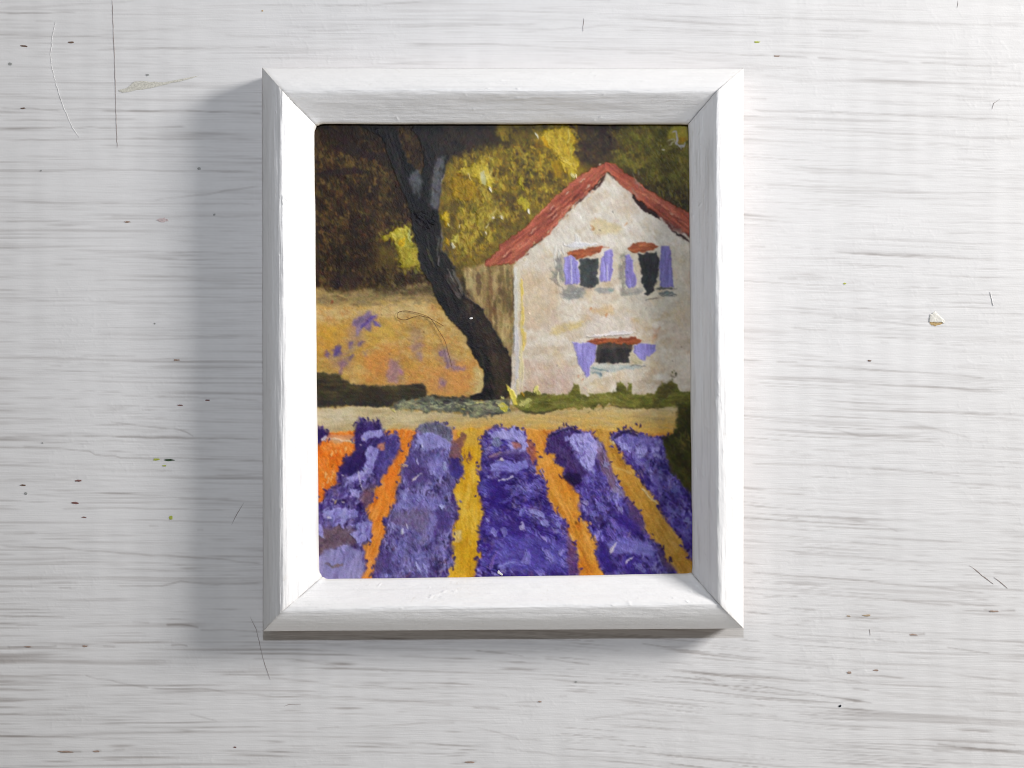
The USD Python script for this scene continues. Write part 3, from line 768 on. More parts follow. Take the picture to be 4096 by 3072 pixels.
stroke(Zm(*k, 1290, 520, 1310, 720, 1290, 860), 8, (168, 158, 60), .8, .14)
dab(*Zm(*k, 1180, 920)[0], 44, 26, .4, (206, 186, 84), .9, .16, sd=4)
dab(*Zm(*k, 1330, 1230)[0], 30, 12, 1.2, (222, 214, 150), .95, .2, sd=5)
dab(*Zm(*k, 1400, 1260)[0], 22, 6, 1.4, (244, 240, 216), .95, .25, sd=6)
stroke(Zm(*k, 510, 290, 540, 350, 575, 410), 8, (226, 226, 214), .9, .2)
dab(*Zm(*k, 200, 1390)[0], 46, 24, 1.5, (170, 156, 44), .9, .14, 'painted_yellow_leaves', sd=3)
k = (1250, 780, 5.53)
yellow(Zm(*k, 1500, 980, 1680, 860, 1800, 780, 1830, 720, 1900, 700, 2000, 760, 2060, 670, 2130, 800, 2190, 930, 2180, 1080, 2130, 1100, 2230, 1200, 2240, 1540, 2120, 1560, 2050, 1620, 1960, 1520, 1900, 1350, 1940, 1220, 1820, 1130, 1740, 970, 1680, 960, 1600, 1080, 1520, 1010), [(144, 130, 34), (176, 162, 46), (194, 184, 84)], 70)
poly(Zm(*k, 1900, 1000, 2050, 940, 2060, 1060, 1960, 1180, 1900, 1130), [(206, 166, 24), (214, 180, 40)], 60, 24, 7, 3, 5, h=.1)
dab(*Zm(*k, 2140, 930)[0], 44, 14, 1.5, (184, 186, 110), .9, .2, sd=9)
yellow(Zm(1000, 990, 2.212, 1330, 0, 1480, 0, 1490, 110, 1510, 215, 1440, 160, 1380, 180, 1325, 130), [(150, 136, 38), (182, 166, 56)], 80)
poly(Zm(*k, 1380, 1080, 1700, 1100, 1900, 1300, 1880, 1640, 1300, 1640, 1450, 1350), [(84, 66, 32), (116, 96, 36), (96, 78, 40)], 70, 24, 8, soft=34, wob=30, ws=30, a=.7, h=.03)
k = (1650, 780, 5.53)
yellow(Zm(*k, 600, 480, 700, 440, 780, 410, 800, 560, 805, 690, 740, 620, 680, 560), [(170, 140, 30), (204, 170, 40)], 60)
dab(*Zm(*k, 795, 660)[0], 14, 6, 1.2, (222, 214, 178), .95, .2)
yellow(Zm(*k, 870, 1030, 900, 930, 1000, 880, 1025, 980, 1015, 1060, 940, 1075), [(176, 164, 60), (196, 184, 92)], 80, .18)
poly(Zm(*k, 830, 1090, 880, 1060, 960, 1150, 920, 1205, 860, 1160), [(206, 202, 172), (216, 212, 186)], 50, 20, 6, 2, 3, h=.2)
poly(Zm(*k, 730, 960, 790, 980, 850, 1060, 790, 1110, 740, 1040), [(180, 136, 24), (196, 156, 34)], 60, 20, 6, 3, 5, h=.1)
yellow(Zm(*k, 1380, 400, 1480, 330, 1640, 200, 1800, 260, 1900, 300, 2040, 420, 1990, 520, 1920, 480, 1850, 430, 1760, 540, 1700, 520, 1600, 640, 1560, 760, 1460, 720, 1430, 560), [(136, 116, 34), (162, 140, 44), (182, 164, 74)], 110, .1, a=.8)
for q in (((1650, 640), (1730, 460), (1860, 300)), ((1740, 520), (1800, 420), (1850, 310)), ((1880, 320), (1950, 420), (2010, 510))):
    stroke(Zm(*k, *q), 6, (190, 174, 92), .75, .14)
dab(*Zm(*k, 1790, 500)[0], 15, 11, -.5, (236, 226, 214), .95, .2); dab(*Zm(*k, 1965, 500)[0], 20, 10, .8, (208, 206, 190), .9, .2)
stroke(Zm(*k, 1620, 720, 1660, 680, 1695, 640), 4.5, (240, 228, 196), .95, .2); stroke(Zm(*k, 1600, 810, 1625, 880), 5, (244, 236, 220), .95, .2)
stroke(Zm(*k, 1040, 720, 1060, 655), 4, (240, 232, 210), .95, .2)
dab(*Zm(1650, 480, 5.53, 1725, 1540)[0], 26, 8, 1.1, (246, 240, 232), .95, .25); stroke(Zm(1650, 480, 5.53, 1235, 1190, 1265, 1280, 1310, 1340), 5, (232, 216, 170), .9, .2)
k = (2050, 780, 5.53)
yellow(Zm(*k, 100, 110, 220, 60, 360, 100, 350, 270, 300, 310, 250, 340, 190, 230), [(160, 146, 34), (194, 180, 58)], 110)
dab(*Zm(*k, 368, 365)[0], 21, 9, 1.2, (244, 240, 234), .95, .25)
dabs(Zm(2050, 480, 5.53, 60, 580, 330, 700, 520, 1000, 480, 1300, 300, 1400, 60, 1200), 60, [(150, 134, 44), (134, 116, 40), (166, 148, 56)], 22, 7, 75, 30, .6, .06, 7, 'painted_yellow_leaves')
# signature patch and signature
k = (2400, 480, 5.53)
poly(Zm(*k, 1480, 360, 1560, 250, 1600, 170, 1760, 150, 1930, 170, 1940, 420, 1850, 520, 1740, 540, 1680, 470, 1520, 420), [(132, 120, 36), (156, 144, 48), (166, 150, 60)], 80, 24, 8, 5, 8)
poly(Zm(*k, 1740, 400, 1880, 360, 1930, 430, 1800, 530, 1730, 520), [(160, 118, 20), (172, 130, 28)], 80, 20, 7, 5, 6, a=.85)
for q, w, c in (((1620, 265, 1680, 270, 1700, 360, 1715, 440, 1690, 510, 1720, 560, 1790, 580, 1850, 570, 1880, 510), 9, (186, 182, 186)), ((1505, 460, 1560, 425, 1620, 410, 1655, 440), 6.5, (176, 174, 140)), ((1560, 535, 1600, 490, 1650, 460), 9, (168, 164, 122)), ((1780, 580, 1785, 635), 5, (150, 156, 150))):
    stroke(Zm(*k, *q), w, c, .95, .14, .2, lab='signature')
dab(*Zm(*k, 1415, 655)[0], 13, 6, 0, (238, 236, 226), .95, .2)

# --- hillside behind the tree
poly([(1215, 1150), (1400, 1165), (1560, 1150), (1700, 1130), (1780, 1140), (1900, 1200), (2090, 1010), (2090, 1640), (1215, 1640)], [(120, 104, 70), (158, 134, 82), (176, 150, 96)], 0, 60, 9, soft=14, wob=18, ws=40, mix=.6, lab='painted_hillside')
poly([(1215, 1215), (1450, 1222), (1560, 1205), (1740, 1200), (1790, 1260), (1960, 1500), (1960, 1640), (1215, 1640)], [(168, 132, 62), (190, 152, 80), (206, 174, 112)], 10, 46, 9, soft=16, wob=14, ws=40, mix=.7)
poly([(1215, 1300), (1330, 1330), (1360, 1400), (1290, 1420), (1215, 1400)], [(190, 140, 44), (204, 156, 62)], 60, 34, 9, soft=24, wob=16, a=.8)
poly([(1420, 1400), (1520, 1360), (1700, 1400), (1760, 1460), (1900, 1420), (1930, 1500), (1850, 1600), (1500, 1560), (1400, 1500)], [(188, 128, 60), (204, 144, 74), (198, 150, 66)], 60, 34, 9, soft=26, wob=20, ws=40, a=.8)
poly([(1215, 1240), (1400, 1225), (1640, 1215), (1700, 1240), (1500, 1270), (1300, 1290), (1215, 1290)], [(198, 172, 116), (212, 190, 136)], 0, 60, 8, soft=18, wob=12, a=.75)
poly(Zm(1650, 1380, 5.53, 1560, 560, 1590, 930, 1500, 1080, 1150, 1080, 1180, 960, 1380, 780, 1340, 560, 1420, 430), [(196, 176, 112), (210, 192, 136)], 90, 30, 8, 8, 8, a=.85)
poly([(1455, 1395), (1500, 1385), (1520, 1395), (1470, 1425), (1450, 1420)], [(206, 184, 118)], 160, 30, 8, 8, 6, a=.8)
dabs([(1270, 1230), (1740, 1220), (1900, 1480), (1900, 1570), (1560, 1540), (1270, 1480)], 330, [(196, 156, 80), (178, 136, 62), (206, 172, 104), (196, 136, 70), (170, 124, 58), (206, 178, 116)], 26, 9, 30, 50, .42, .03, 6)
HILL = [(1265, 1230), (1740, 1215), (1930, 1500), (1900, 1580), (1560, 1540), (1265, 1490)]
for cc, w, th in (((206, 178, 118), 30, .58), ((190, 124, 62), 30, .60), ((170, 122, 52), 26, .62), ((208, 156, 64), 22, .63)):
    clumps(HILL, cc, w, th, 20, .5, .04, None, 1.4, .05, .10)
mh = ((LAB == lab_id('painted_hillside')) * .12)[..., None]; COL[:] = COL * (1 - mh) + np.array([176, 152, 108.]) * mh
# dark scrub along the top of the hill
dabs([(1265, 1075), (1690, 1075), (1740, 1160), (1600, 1170), (1450, 1165), (1265, 1160)], 260, [(60, 46, 28), (84, 68, 38), (52, 38, 28), (104, 86, 46), (44, 32, 28), (120, 100, 56)], 22, 8, 80, 30, .6, .04, 6, 'painted_foliage')
poly(Zm(1250, 1080, 5.53, 420, 60, 900, 40, 1060, 260, 1000, 380, 640, 400, 440, 330), [(42, 30, 28), (54, 40, 34)], 45, 26, 8, 12, 12, ws=20, a=.75)
dab(*Zm(1250, 1080, 5.53, 540, 300)[0], 38, 34, .2, (38, 30, 34), .9, .05, sd=8)
poly(Zm(1250, 1080, 5.53, 1330, 390, 1700, 400, 2230, 390, 2700, 330, 2700, 560, 2100, 560, 1380, 520), [(66, 52, 34), (82, 68, 44)], 0, 60, 8, 10, 10, a=.75)
dabs([(1265, 1165), (1500, 1165), (1740, 1160), (1745, 1215), (1500, 1225), (1265, 1215)], 130, [(124, 106, 70), (106, 90, 56), (142, 122, 82), (150, 130, 92)], 30, 9, 8, 25, .5, .02, 6)
# stems in the scrub right of the trunk
poly([(1850, 1070), (2062, 1050), (2062, 1590), (2010, 1570), (2010, 1380), (1945, 1250), (1870, 1170)], [(104, 84, 50), (146, 124, 78), (182, 160, 112)], 88, 90, 9, soft=8, wob=10, h=.03, br=.14)
for x, y0, y1, w, c in ((1912, 1090, 1180, 20, (82, 62, 42)), (1960, 1080, 1330, 18, (110, 80, 50)), (1935, 1090, 1190, 12, (150, 122, 80)), (1995, 1100, 1210, 15, (92, 76, 46)), (2030, 1080, 1250, 18, (104, 92, 58)), (1880, 1110, 1160, 18, (178, 160, 110)), (1975, 1230, 1260, 16, (112, 78, 48)), (2015, 1250, 1400, 14, (190, 168, 120)), (2040, 1330, 1560, 16, (116, 104, 72)), (1990, 1230, 1330, 10, (176, 150, 104))):
    stroke([(x, y0), (x + 5, (y0 + y1) / 2), (x + 2, y1)], w, c, .65, .03, .6)
dabs([(1870, 1080), (2050, 1070), (2050, 1560), (1990, 1330)], 90, [(98, 80, 48), (168, 146, 96), (124, 104, 60), (188, 168, 118)], 22, 7, 88, 14, .5, .03, 6)
# purple flowers on the hill
for q in (((1300, 1380), (1370, 1330), (1440, 1250), (1500, 1260), (1490, 1320), (1420, 1400), (1400, 1480), (1330, 1470)), ((1545, 1440), (1600, 1430), (1620, 1530), (1550, 1530)), ((1740, 1400), (1790, 1390), (1840, 1470), (1780, 1490)), ((1740, 1510), (1790, 1500), (1790, 1560), (1750, 1560)), ((1640, 1310), (1690, 1320), (1690, 1440), (1650, 1430))):
    poly(q, [(150, 122, 108), (164, 136, 116)], 110, 30, 8, 20, 14, a=.55)
for q, c in ((((1280, 1300), (1400, 1290), (1380, 1390), (1290, 1420)), (202, 150, 50)), (((1440, 1310), (1560, 1290), (1600, 1360), (1480, 1380)), (202, 162, 66)), (((1450, 1420), (1560, 1400), (1570, 1500), (1470, 1520)), (204, 134, 66)), (((1700, 1470), (1860, 1450), (1880, 1570), (1720, 1570)), (206, 142, 78)), (((1500, 1230), (1700, 1210), (1740, 1260), (1540, 1270)), (206, 184, 130))):
    poly(q, [np.array(c) * .92, c, np.minimum(np.array(c) * 1.06, 245)], 30, 34, 9, 24, 16, a=.6)
k = (1250, 1080, 5.53)
VIO = [(112, 92, 134), (128, 106, 148), (146, 126, 150)]
poly(Zm(*k, 930, 1080, 1080, 990, 1250, 920, 1290, 940, 1300, 1010, 1380, 960, 1420, 1050, 1360, 1100, 1510, 1240, 1420, 1250, 1330, 1170, 1290, 1340, 1180, 1300, 1120, 1280, 1030, 1450, 940, 1440, 960, 1300, 870, 1180), VIO, 120, 30, 7, 8, 10, ws=14, a=.85)
stroke(Zm(*k, 1080, 1270, 1200, 1180, 1300, 1050, 1390, 1010), 13, (96, 80, 150), .8); stroke(Zm(*k, 1370, 1120, 1430, 1200, 1490, 1240), 9, (98, 84, 152), .8)
k = (1250, 1380, 5.53)
for q, c, a in (((240, 230, 320, 130, 380, 180, 380, 270, 310, 290), (100, 74, 116), .9), ((460, 100, 560, 10, 620, 20, 600, 110, 660, 150, 640, 210, 470, 260), (78, 64, 128), .85), ((780, 290, 860, 210, 940, 220, 900, 290, 800, 330), (104, 88, 116), .75), ((820, -50, 890, -80, 870, 60, 820, 70), (88, 74, 130), .8), ((960, -20, 1060, -90, 1120, -60, 1040, 20), (96, 78, 132), .75),
                ((560, 380, 700, 310, 780, 420, 700, 470, 660, 640, 580, 640, 600, 460), (122, 92, 112), .8), ((1110, 150, 1170, 150, 1200, 240, 1160, 230), (120, 94, 120), .75), ((1710, 330, 1880, 360, 1920, 520, 2000, 590, 1980, 640, 1900, 620, 1900, 840, 1680, 800, 1620, 720, 1680, 520), (150, 114, 120), .8), ((1890, 540, 1980, 570, 2000, 630, 1930, 640), (146, 98, 134), .75), ((640, 760, 780, 770, 820, 850, 700, 850), (86, 70, 84), .7)):
    poly(Zm(*k, *q), [c, tuple(np.array(c) * 1.15)], 120, 26, 7, 9, 10, ws=14, a=a)
k = (1650, 1380, 5.53)
for q, c, a in (((600, 190, 680, 90, 760, 80, 800, 260, 860, 420, 1000, 460, 1160, 460, 1180, 540, 1020, 550, 960, 590, 880, 540, 760, 510, 700, 300), (140, 112, 130), .85), ((600, 200, 640, 130, 660, 230, 620, 240), (100, 74, 136), .8), ((560, 800, 640, 720, 740, 800, 700, 880, 600, 930), (134, 104, 128), .8), ((860, 350, 960, 350, 950, 480, 880, 500), (136, 104, 116), .6), ((130, 170, 200, 200, 230, 320, 150, 330), (146, 118, 126), .8), ((-60, 40, 200, -60, 240, 30, 40, 120), (150, 114, 112), .65)):
    poly(Zm(*k, *q), [c, tuple(np.array(c) * 1.12)], 100, 26, 7, 9, 10, ws=14, a=a)
dab(1328, 1207, 17, 13, 1.2, (140, 66, 44), .85, .05, sd=3)
stroke(Zm(1250, 1380, 5.53, 700, 250, 900, 170, 1100, 90, 1350, 20), 7, (176, 140, 62), .7)
# lavender speckles end; ground shadow of the tree
k = (1250, 1380, 5.53)
poly(Zm(*k, -120, 600, 120, 600, 500, 650, 620, 660, 640, 750, 780, 780, 830, 850, 1100, 890, 1600, 900, 2100, 880, 2300, 850, 2430, 870, 2500, 980, 2540, 1100, 2700, 1110, 3400, 1140, 3700, 1200, 3600, 1240, 2900, 1260, 2300, 1200, 1950, 1240, 1700, 1350, 1400, 1390, 1000, 1330, 700, 1340, 480, 1390, -120, 1380), [(44, 40, 38), (60, 54, 42), (84, 76, 50)], 4, 70, 8, soft=5, wob=8, ws=18, h=.05, lab='painted_shadow')
poly(Zm(*k, -120, 1180, 600, 1210, 1300, 1260, 1800, 1210, 1700, 1340, 1300, 1380, 600, 1330, -120, 1360), [(40, 37, 42), (52, 48, 46)], 3, 60, 8, 10, 8, a=.7)
stroke(Zm(*k, 200, 880, 700, 860, 1100, 1020), 16, (86, 74, 44), .5)
# --- pale path
poly([(1215, 1632), (1340, 1634), (1420, 1624), (1560, 1630), (1640, 1645), (1780, 1650), (1900, 1662), (2080, 1645), (2300, 1635), (2560, 1622), (2810, 1620), (2810, 1800), (1215, 1800)], [(184, 166, 124), (196, 178, 136), (204, 188, 148)], 0, 90, 8, soft=5, wob=6, ws=20, mix=.7, lab='painted_path')
poly([(1215, 1640), (1400, 1640), (1440, 1690), (1215, 1700)], [(204, 190, 160), (218, 206, 182)], 4, 70, 8, soft=22, wob=10, a=.8)
poly([(1750, 1690), (2300, 1640), (2760, 1650), (2760, 1800), (1700, 1800)], [(186, 158, 96), (200, 166, 94), (204, 160, 78)], 0, 80, 9, soft=26, wob=12, a=.85)
poly([(1560, 1715), (2760, 1700), (2760, 1800), (1560, 1800)], [(206, 160, 72), (212, 158, 60)], 0, 60, 9, soft=26, wob=14, a=.7)
dabs(rect(1280, 1640, 2690, 1720), 150, [(206, 190, 150), (184, 164, 118), (196, 172, 116), (190, 168, 112)], 50, 7, 0, 8, .4, .02, 5)
# grey-green tufts
k = (1650, 1380, 5.53)
poly(Zm(*k, -480, 1330, -340, 1260, -200, 1230, 0, 1200, 300, 1150, 700, 1210, 1100, 1200, 1500, 1240, 1900, 1180, 2130, 1210, 2160, 1480, 2000, 1560, 1850, 1590, 1700, 1560, 1620, 1620, 1500, 1600, 1280, 1560, 1100, 1510, 700, 1460, 300, 1510, 150, 1440, -200, 1440, -360, 1420), [(58, 56, 58), (104, 106, 92), (158, 160, 122)], 10, 34, 7, soft=7, wob=12, ws=16, h=.08, br=.14, lab='painted_grass')
dabs(Zm(*k, -380, 1290, 0, 1240, 700, 1240, 1900, 1260, 1900, 1500, 1100, 1480, 300, 1430, -300, 1400), 150, [(130, 132, 104), (84, 84, 80), (152, 152, 112), (62, 60, 64), (110, 112, 100), (166, 166, 124)], 30, 6, 0, 28, .6, .07, 6)
clumps(Zm(*k, -380, 1290, 0, 1240, 700, 1240, 1900, 1260, 1900, 1500, 1100, 1480, 300, 1430, -300, 1400), (176, 178, 136), 15, .6, 5, .8, .12, None, 2)
stroke(Zm(*k, 1370, 1310, 1450, 1280, 1580, 1270), 5, (214, 206, 120), .95, .16); stroke(Zm(*k, 1080, 1410, 1160, 1420), 6, (196, 186, 84), .8, .12)
dab(*Zm(*k, -420, 1440)[0], 20, 9, .5, (208, 202, 110), .85, .12)

# --- the tree
TR = [(1400, 480), (1552, 480), (1590, 525), (1604, 581), (1630, 643), (1657, 672), (1684, 700), (1694, 662), (1696, 600), (1672, 555), (1645, 520), (1655, 480), (1960, 480), (1921, 522), (1881, 570), (1849, 600), (1800, 628), (1787, 652), (1780, 697), (1766, 722), (1764, 769), (1757, 800), (1755, 852), (1766, 910), (1770, 961), (1773, 1002),
      (1800, 1033), (1816, 1069), (1831, 1116), (1849, 1152), (1862, 1188), (1900, 1210), (1936, 1240), (1943, 1268), (1966, 1300), (1990, 1339), (2004, 1362), (2030, 1400), (2046, 1436), (2048, 1560), (2030, 1590), (1960, 1600), (1885, 1600), (1880, 1580), (1927, 1573), (1937, 1548), (1934, 1525), (1934, 1481), (1903, 1438), (1873, 1380), (1863, 1348), (1845, 1322), (1813, 1293),
      (1773, 1239), (1740, 1188), (1722, 1134), (1692, 1098), (1679, 1069), (1672, 997), (1661, 961), (1650, 925), (1648, 880), (1643, 852), (1621, 794), (1604, 751), (1585, 706), (1568, 661), (1554, 625), (1543, 581), (1521, 540), (1454, 512)]
poly(TR, [(14, 15, 18), (26, 25, 27), (48, 43, 40)], 70, 70, 8, soft=3.5, wob=5, ws=18, h=.07, br=.14, mix=.5, lab='painted_tree')
poly([(1800, 628), (1849, 600), (1960, 480), (1800, 480), (1740, 560)], [(44, 36, 34), (60, 48, 38), (34, 29, 31)], 60, 30, 8, 20, 12, a=.6)
poly([(1830, 1180), (1930, 1240), (2000, 1360), (2046, 1440), (2046, 1590), (1980, 1596), (1960, 1440), (1900, 1320)], [(40, 33, 30), (58, 46, 36), (72, 60, 44)], 75, 50, 8, 18, 12, a=.75)
poly([(1634, 716), (1651, 676), (1678, 684), (1684, 730), (1676, 800), (1655, 770)], [(70, 73, 77), (90, 93, 97)], 70, 50, 6, 10, 8, h=.07, dry=.3)
poly([(1741, 635), (1782, 626), (1772, 700), (1764, 765), (1752, 838), (1720, 825), (1724, 740)], [(74, 74, 80), (98, 97, 100)], 100, 60, 5, 9, 8, h=.07, dry=.26)
stroke([(1734, 700), (1730, 760), (1728, 820)], 5, (124, 122, 124), .7, .1); stroke([(1776, 700), (1768, 722), (1766, 735)], 5, (150, 148, 148), .8, .14)
for q, w, c in ((((1766, 918), (1768, 960), (1766, 1005)), 8, (124, 120, 118)), (((1754, 950), (1748, 1000), (1750, 1030)), 7, (92, 92, 90)), (((1704, 990), (1722, 1030), (1738, 1068)), 10, (74, 70, 48)), (((1757, 1020), (1755, 1050), (1756, 1066)), 6, (126, 122, 122)), (((1790, 1076), (1812, 1120), (1822, 1140)), 4.5, (180, 172, 160)),
                (((1808, 1080), (1826, 1115), (1842, 1150), (1848, 1178)), 13, (108, 104, 96)), (((1785, 1100), (1810, 1150), (1838, 1190)), 20, (68, 60, 54)), (((1822, 1170), (1840, 1195)), 16, (84, 80, 80)), (((1706, 940), (1716, 1000)), 7, (60, 58, 60))):
    stroke(q, w, c, .75, .09, .6)
clumps([(1690, 900), (1780, 900), (1960, 1300), (2046, 1440), (2040, 1590), (1940, 1590), (1900, 1380), (1760, 1180)], (74, 62, 50), 24, .57, 70, .6, .05, None, 2.2, .14, .08, 30)
dabs(TR, 150, [(18, 20, 24), (42, 38, 38), (28, 28, 32), (52, 46, 42)], 26, 6, 70, 14, .55, .05, 3)
dabs(Zm(1650, 780, 5.53, 60, 350, 560, 360, 560, 700, 300, 760, 60, 600), 40, [(14, 14, 17), (22, 22, 26), (36, 34, 36)], 20, 9, 70, 50, .7, .12, 3)

# --- the house
WALL = [(2056, 1056), (2110, 1005), (2200, 935), (2290, 822), (2420, 690), (2500, 748), (2590, 826), (2700, 905), (2810, 990), (2810, 1620), (2040, 1620), (2048, 1430), (2056, 1250)]
poly(WALL, [(196, 176, 150), (216, 205, 186), (226, 219, 206)], 75, 18, 9, soft=3, wob=4, h=.04, mix=.85, br=.04, lab='painted_wall')
poly([(2120, 1010), (2290, 830), (2420, 690), (2590, 830), (2760, 960), (2760, 1010), (2500, 1000), (2300, 1010)], [(212, 206, 192), (222, 217, 207), (216, 211, 198)], 60, 40, 9, 18, 10, a=.85)
poly([(2450, 1000), (2780, 1000), (2780, 1300), (2560, 1280), (2500, 1200)], [(186, 180, 162), (198, 192, 176)], 80, 40, 9, 22, 10, a=.7)
poly([(2080, 1090), (2230, 1090), (2240, 1300), (2140, 1330), (2080, 1290)], [(202, 178, 146), (212, 190, 160)], 80, 40, 9, 24, 10, a=.8)
poly([(2080, 1440), (2270, 1440), (2300, 1580), (2100, 1600)], [(190, 160, 142), (202, 176, 158)], 70, 40, 8, 24, 12, a=.8)
poly([(2360, 1260), (2520, 1240), (2560, 1340), (2400, 1350), (2330, 1340)], [(206, 196, 184), (220, 210, 202)], 30, 40, 9, 18, 12, a=.75)
for q, c, a, an in (((2210, 1305, 2330, 1285, 2320, 1310, 2230, 1340, 2200, 1330), (204, 180, 112), .75, 170), ((2360, 890, 2395, 870, 2440, 890, 2490, 915, 2470, 935, 2380, 940), (202, 184, 138), .75, 10), ((2360, 1235, 2450, 1215, 2460, 1260, 2400, 1262), (206, 172, 122), .7, 0), ((2600, 1280, 2680, 1262, 2670, 1272, 2610, 1290), (166, 144, 96), .7, 170), ((2610, 1350, 2635, 1300, 2642, 1310, 2625, 1350, 2610, 1372), (180, 122, 92), .7, 110), ((2600, 1360, 2622, 1350, 2618, 1375, 2602, 1375), (186, 130, 76), .7, 110),
                    ((2205, 1240, 2225, 1225, 2230, 1290, 2212, 1300), (182, 156, 146), .6, 90), ((2650, 1250, 2760, 1240, 2760, 1400, 2660, 1390), (184, 168, 148), .5, 0), ((2525, 1280, 2550, 1270, 2560, 1290, 2535, 1300), (200, 170, 120), .6, 0), ((2430, 820, 2520, 770, 2560, 850, 2480, 860), (196, 182, 166), .6, 60), ((2180, 1500, 2300, 1460, 2290, 1580, 2180, 1570), (186, 158, 150), .5, 60)):
    poly(np.array(q, float).reshape(-1, 2), [c, tuple(np.array(c) * 1.06)], an, 30, 8, 9, 9, ws=14, a=a)
for x, y, c in ((2381, 872, (178, 106, 72)), (2367, 905, (186, 124, 66)), (2371, 918, (172, 112, 58)), (2364, 1234, (196, 120, 72)), (2427, 1262, (196, 126, 70)), (2505, 895, (204, 136, 84)), (2315, 1505, (196, 124, 96)), (2330, 1520, (190, 118, 90)), (2074, 1556, (150, 92, 66)), (2100, 1550, (156, 108, 88)), (2338, 1553, (190, 124, 100))):
    dab(x, y, 17, 7, .6 + (x % 7) * .3, c, .75, .04, sd=int(x))
dabs(WALL, 420, [(212, 196, 172), (190, 168, 138), (206, 188, 160), (220, 212, 198), (182, 160, 140)], 26, 14, 60, 70, .3, .03, 4)
for cc, w, th in (((216, 206, 190), 40, .58), ((200, 174, 152), 36, .62), ((208, 184, 138), 30, .63), ((186, 176, 160), 34, .62), ((222, 214, 204), 18, .66)):
    clumps(WALL, cc, w * 1.5, th, 60, .42, .04, None, 1.2, .03, .14)
# corner of the house: white and yellow upright strokes
for x, y0, y1, w, c in ((2062, 1070, 1400, 14, (206, 206, 198)), (2066, 1300, 1570, 16, (202, 200, 202)), (2074, 1080, 1250, 12, (212, 206, 180)), (2085, 1120, 1200, 11, (216, 190, 84)), (2087, 1190, 1330, 15, (214, 194, 118)), (2092, 1230, 1300, 10, (216, 188, 92)), (2090, 1320, 1400, 15, (216, 188, 88)), (2083, 1390, 1560, 14, (214, 202, 154)), (2100, 1330, 1380, 9, (206, 180, 110)), (2070, 1520, 1590, 12, (204, 190, 150)), (2053, 1110, 1240, 4.5, (84, 78, 70)), (2054, 1300, 1410, 4, (92, 90, 90))):
    stroke([(x, y0), (x + 2, (y0 + y1) / 2), (x, y1)], w, c, .85, .08, .4, dry=.22)
# dark lines under the eaves
k = (2000, 240, 2.212)
poly(Zm(*k, 935, 1000, 925, 1050, 900, 1100, 860, 1130, 790, 1170, 760, 1160, 850, 1090, 900, 1030), [(52, 30, 28), (72, 48, 40)], 130, 24, 6, 4, 6, ws=10, lab='painted_eave')
for q, w in (((780, 1165, 720, 1230, 670, 1280), 13), ((690, 1210, 640, 1260), 12), ((640, 1300, 590, 1340), 11), ((570, 1360, 520, 1400), 10), ((490, 1410, 440, 1465), 9), ((420, 1500, 380, 1540), 6), ((390, 1560, 350, 1590), 5)):
    stroke(Zm(*k, *q), w, (74, 40, 34), .85, .05, .5, dry=.3, lab='painted_eave')
k = (2400, 780, 5.53)
poly(Zm(*k, 670, -20, 740, 0, 860, 60, 1050, 170, 1260, 400, 1350, 550, 1250, 500, 1130, 440, 1020, 390, 920, 330, 850, 240, 780, 130), [(36, 20, 20), (58, 32, 28)], 40, 30, 6, 3, 6, ws=12, lab='painted_eave')
poly(Zm(*k, 1560, 740, 1640, 790, 1800, 870, 1960, 990, 2200, 1130, 2180, 1150, 1980, 1030, 1800, 950, 1700, 880, 1620, 820), [(40, 28, 30), (58, 42, 40)], 35, 30, 6, 3, 5, ws=12, lab='painted_eave')
dabs(Zm(*k, 1400, 560, 1480, 600, 1600, 760, 1520, 740), 9, [(90, 58, 50), (60, 36, 36)], 16, 6, 40, 30, .7, .06, 4)
# roof
k = (2000, 240, 2.212)
RED = [(134, 64, 48), (166, 86, 66), (192, 114, 90)]
RL = np.vstack([Zm(*k, 930, 902, 860, 940, 720, 1010, 500, 1195, 200, 1500, 0, 1635), [(1994, 1004), (1945, 1045), (1938, 1062), (1960, 1066), (2017, 1058), (2052, 1054), (2062, 1048), (2111, 1004), (2140, 975), (2196, 942), (2222, 903), (2262, 856), (2292, 818)], Zm(*k, 730, 1210, 800, 1160, 880, 1060, 930, 1000, 960, 985)])
poly(RL, RED, 140, 80, 7, soft=3, wob=5, ws=16, h=.12, br=.14, mix=.4, lab='painted_roof')
RR = np.vstack([Zm(*k, 930, 902, 1000, 915, 1120, 1000, 1260, 1110, 1400, 1200), [(2755, 852), (2820, 905), (2820, 975), (2757, 944), (2669, 888), (2588, 826), (2497, 748), (2434, 690), (2415, 685)]])
poly(RR, RED, 38, 80, 7, soft=3, wob=5, ws=16, h=.12, br=.12, mix=.45, lab='painted_roof')
for i in range(34):
    t = R.uniform(.03, .93); b = np.array([2420, 660]) * (1 - t) + np.array([1975, 1040]) * t + R.normal(0, 1, 2) + np.array([.62, .78]) * R.uniform(8, 40)
    l = R.uniform(25, 80); c = [(206, 130, 102), (106, 44, 36), (190, 104, 76), (150, 72, 54), (220, 170, 144)][R.integers(5)]
    stroke([b - (l * .38, -l * .33), b + (l * .38, -l * .33)], R.uniform(3, 7), c, .75, .12, .6, dry=.25)
for i in range(18):
    t = R.uniform(.05, .97); b = np.array([2432, 668]) * (1 - t) + np.array([2760, 900]) * t + np.array([-.5, .8]) * R.uniform(-10, 14)
    l = R.uniform(22, 60); c = [(206, 120, 90), (150, 66, 48), (190, 96, 70), (210, 140, 110)][R.integers(4)]
    stroke([b - (l * .41, l * .29), b + (l * .41, l * .29)], R.uniform(3, 7), c, .7, .1, .6, dry=.25)
for q in ((2226, 850, 2200, 880), (2190, 858, 2222, 832), (2290, 800, 2318, 772)): stroke(np.array(q, float).reshape(2, 2), 7, (96, 40, 34), .7, .05)
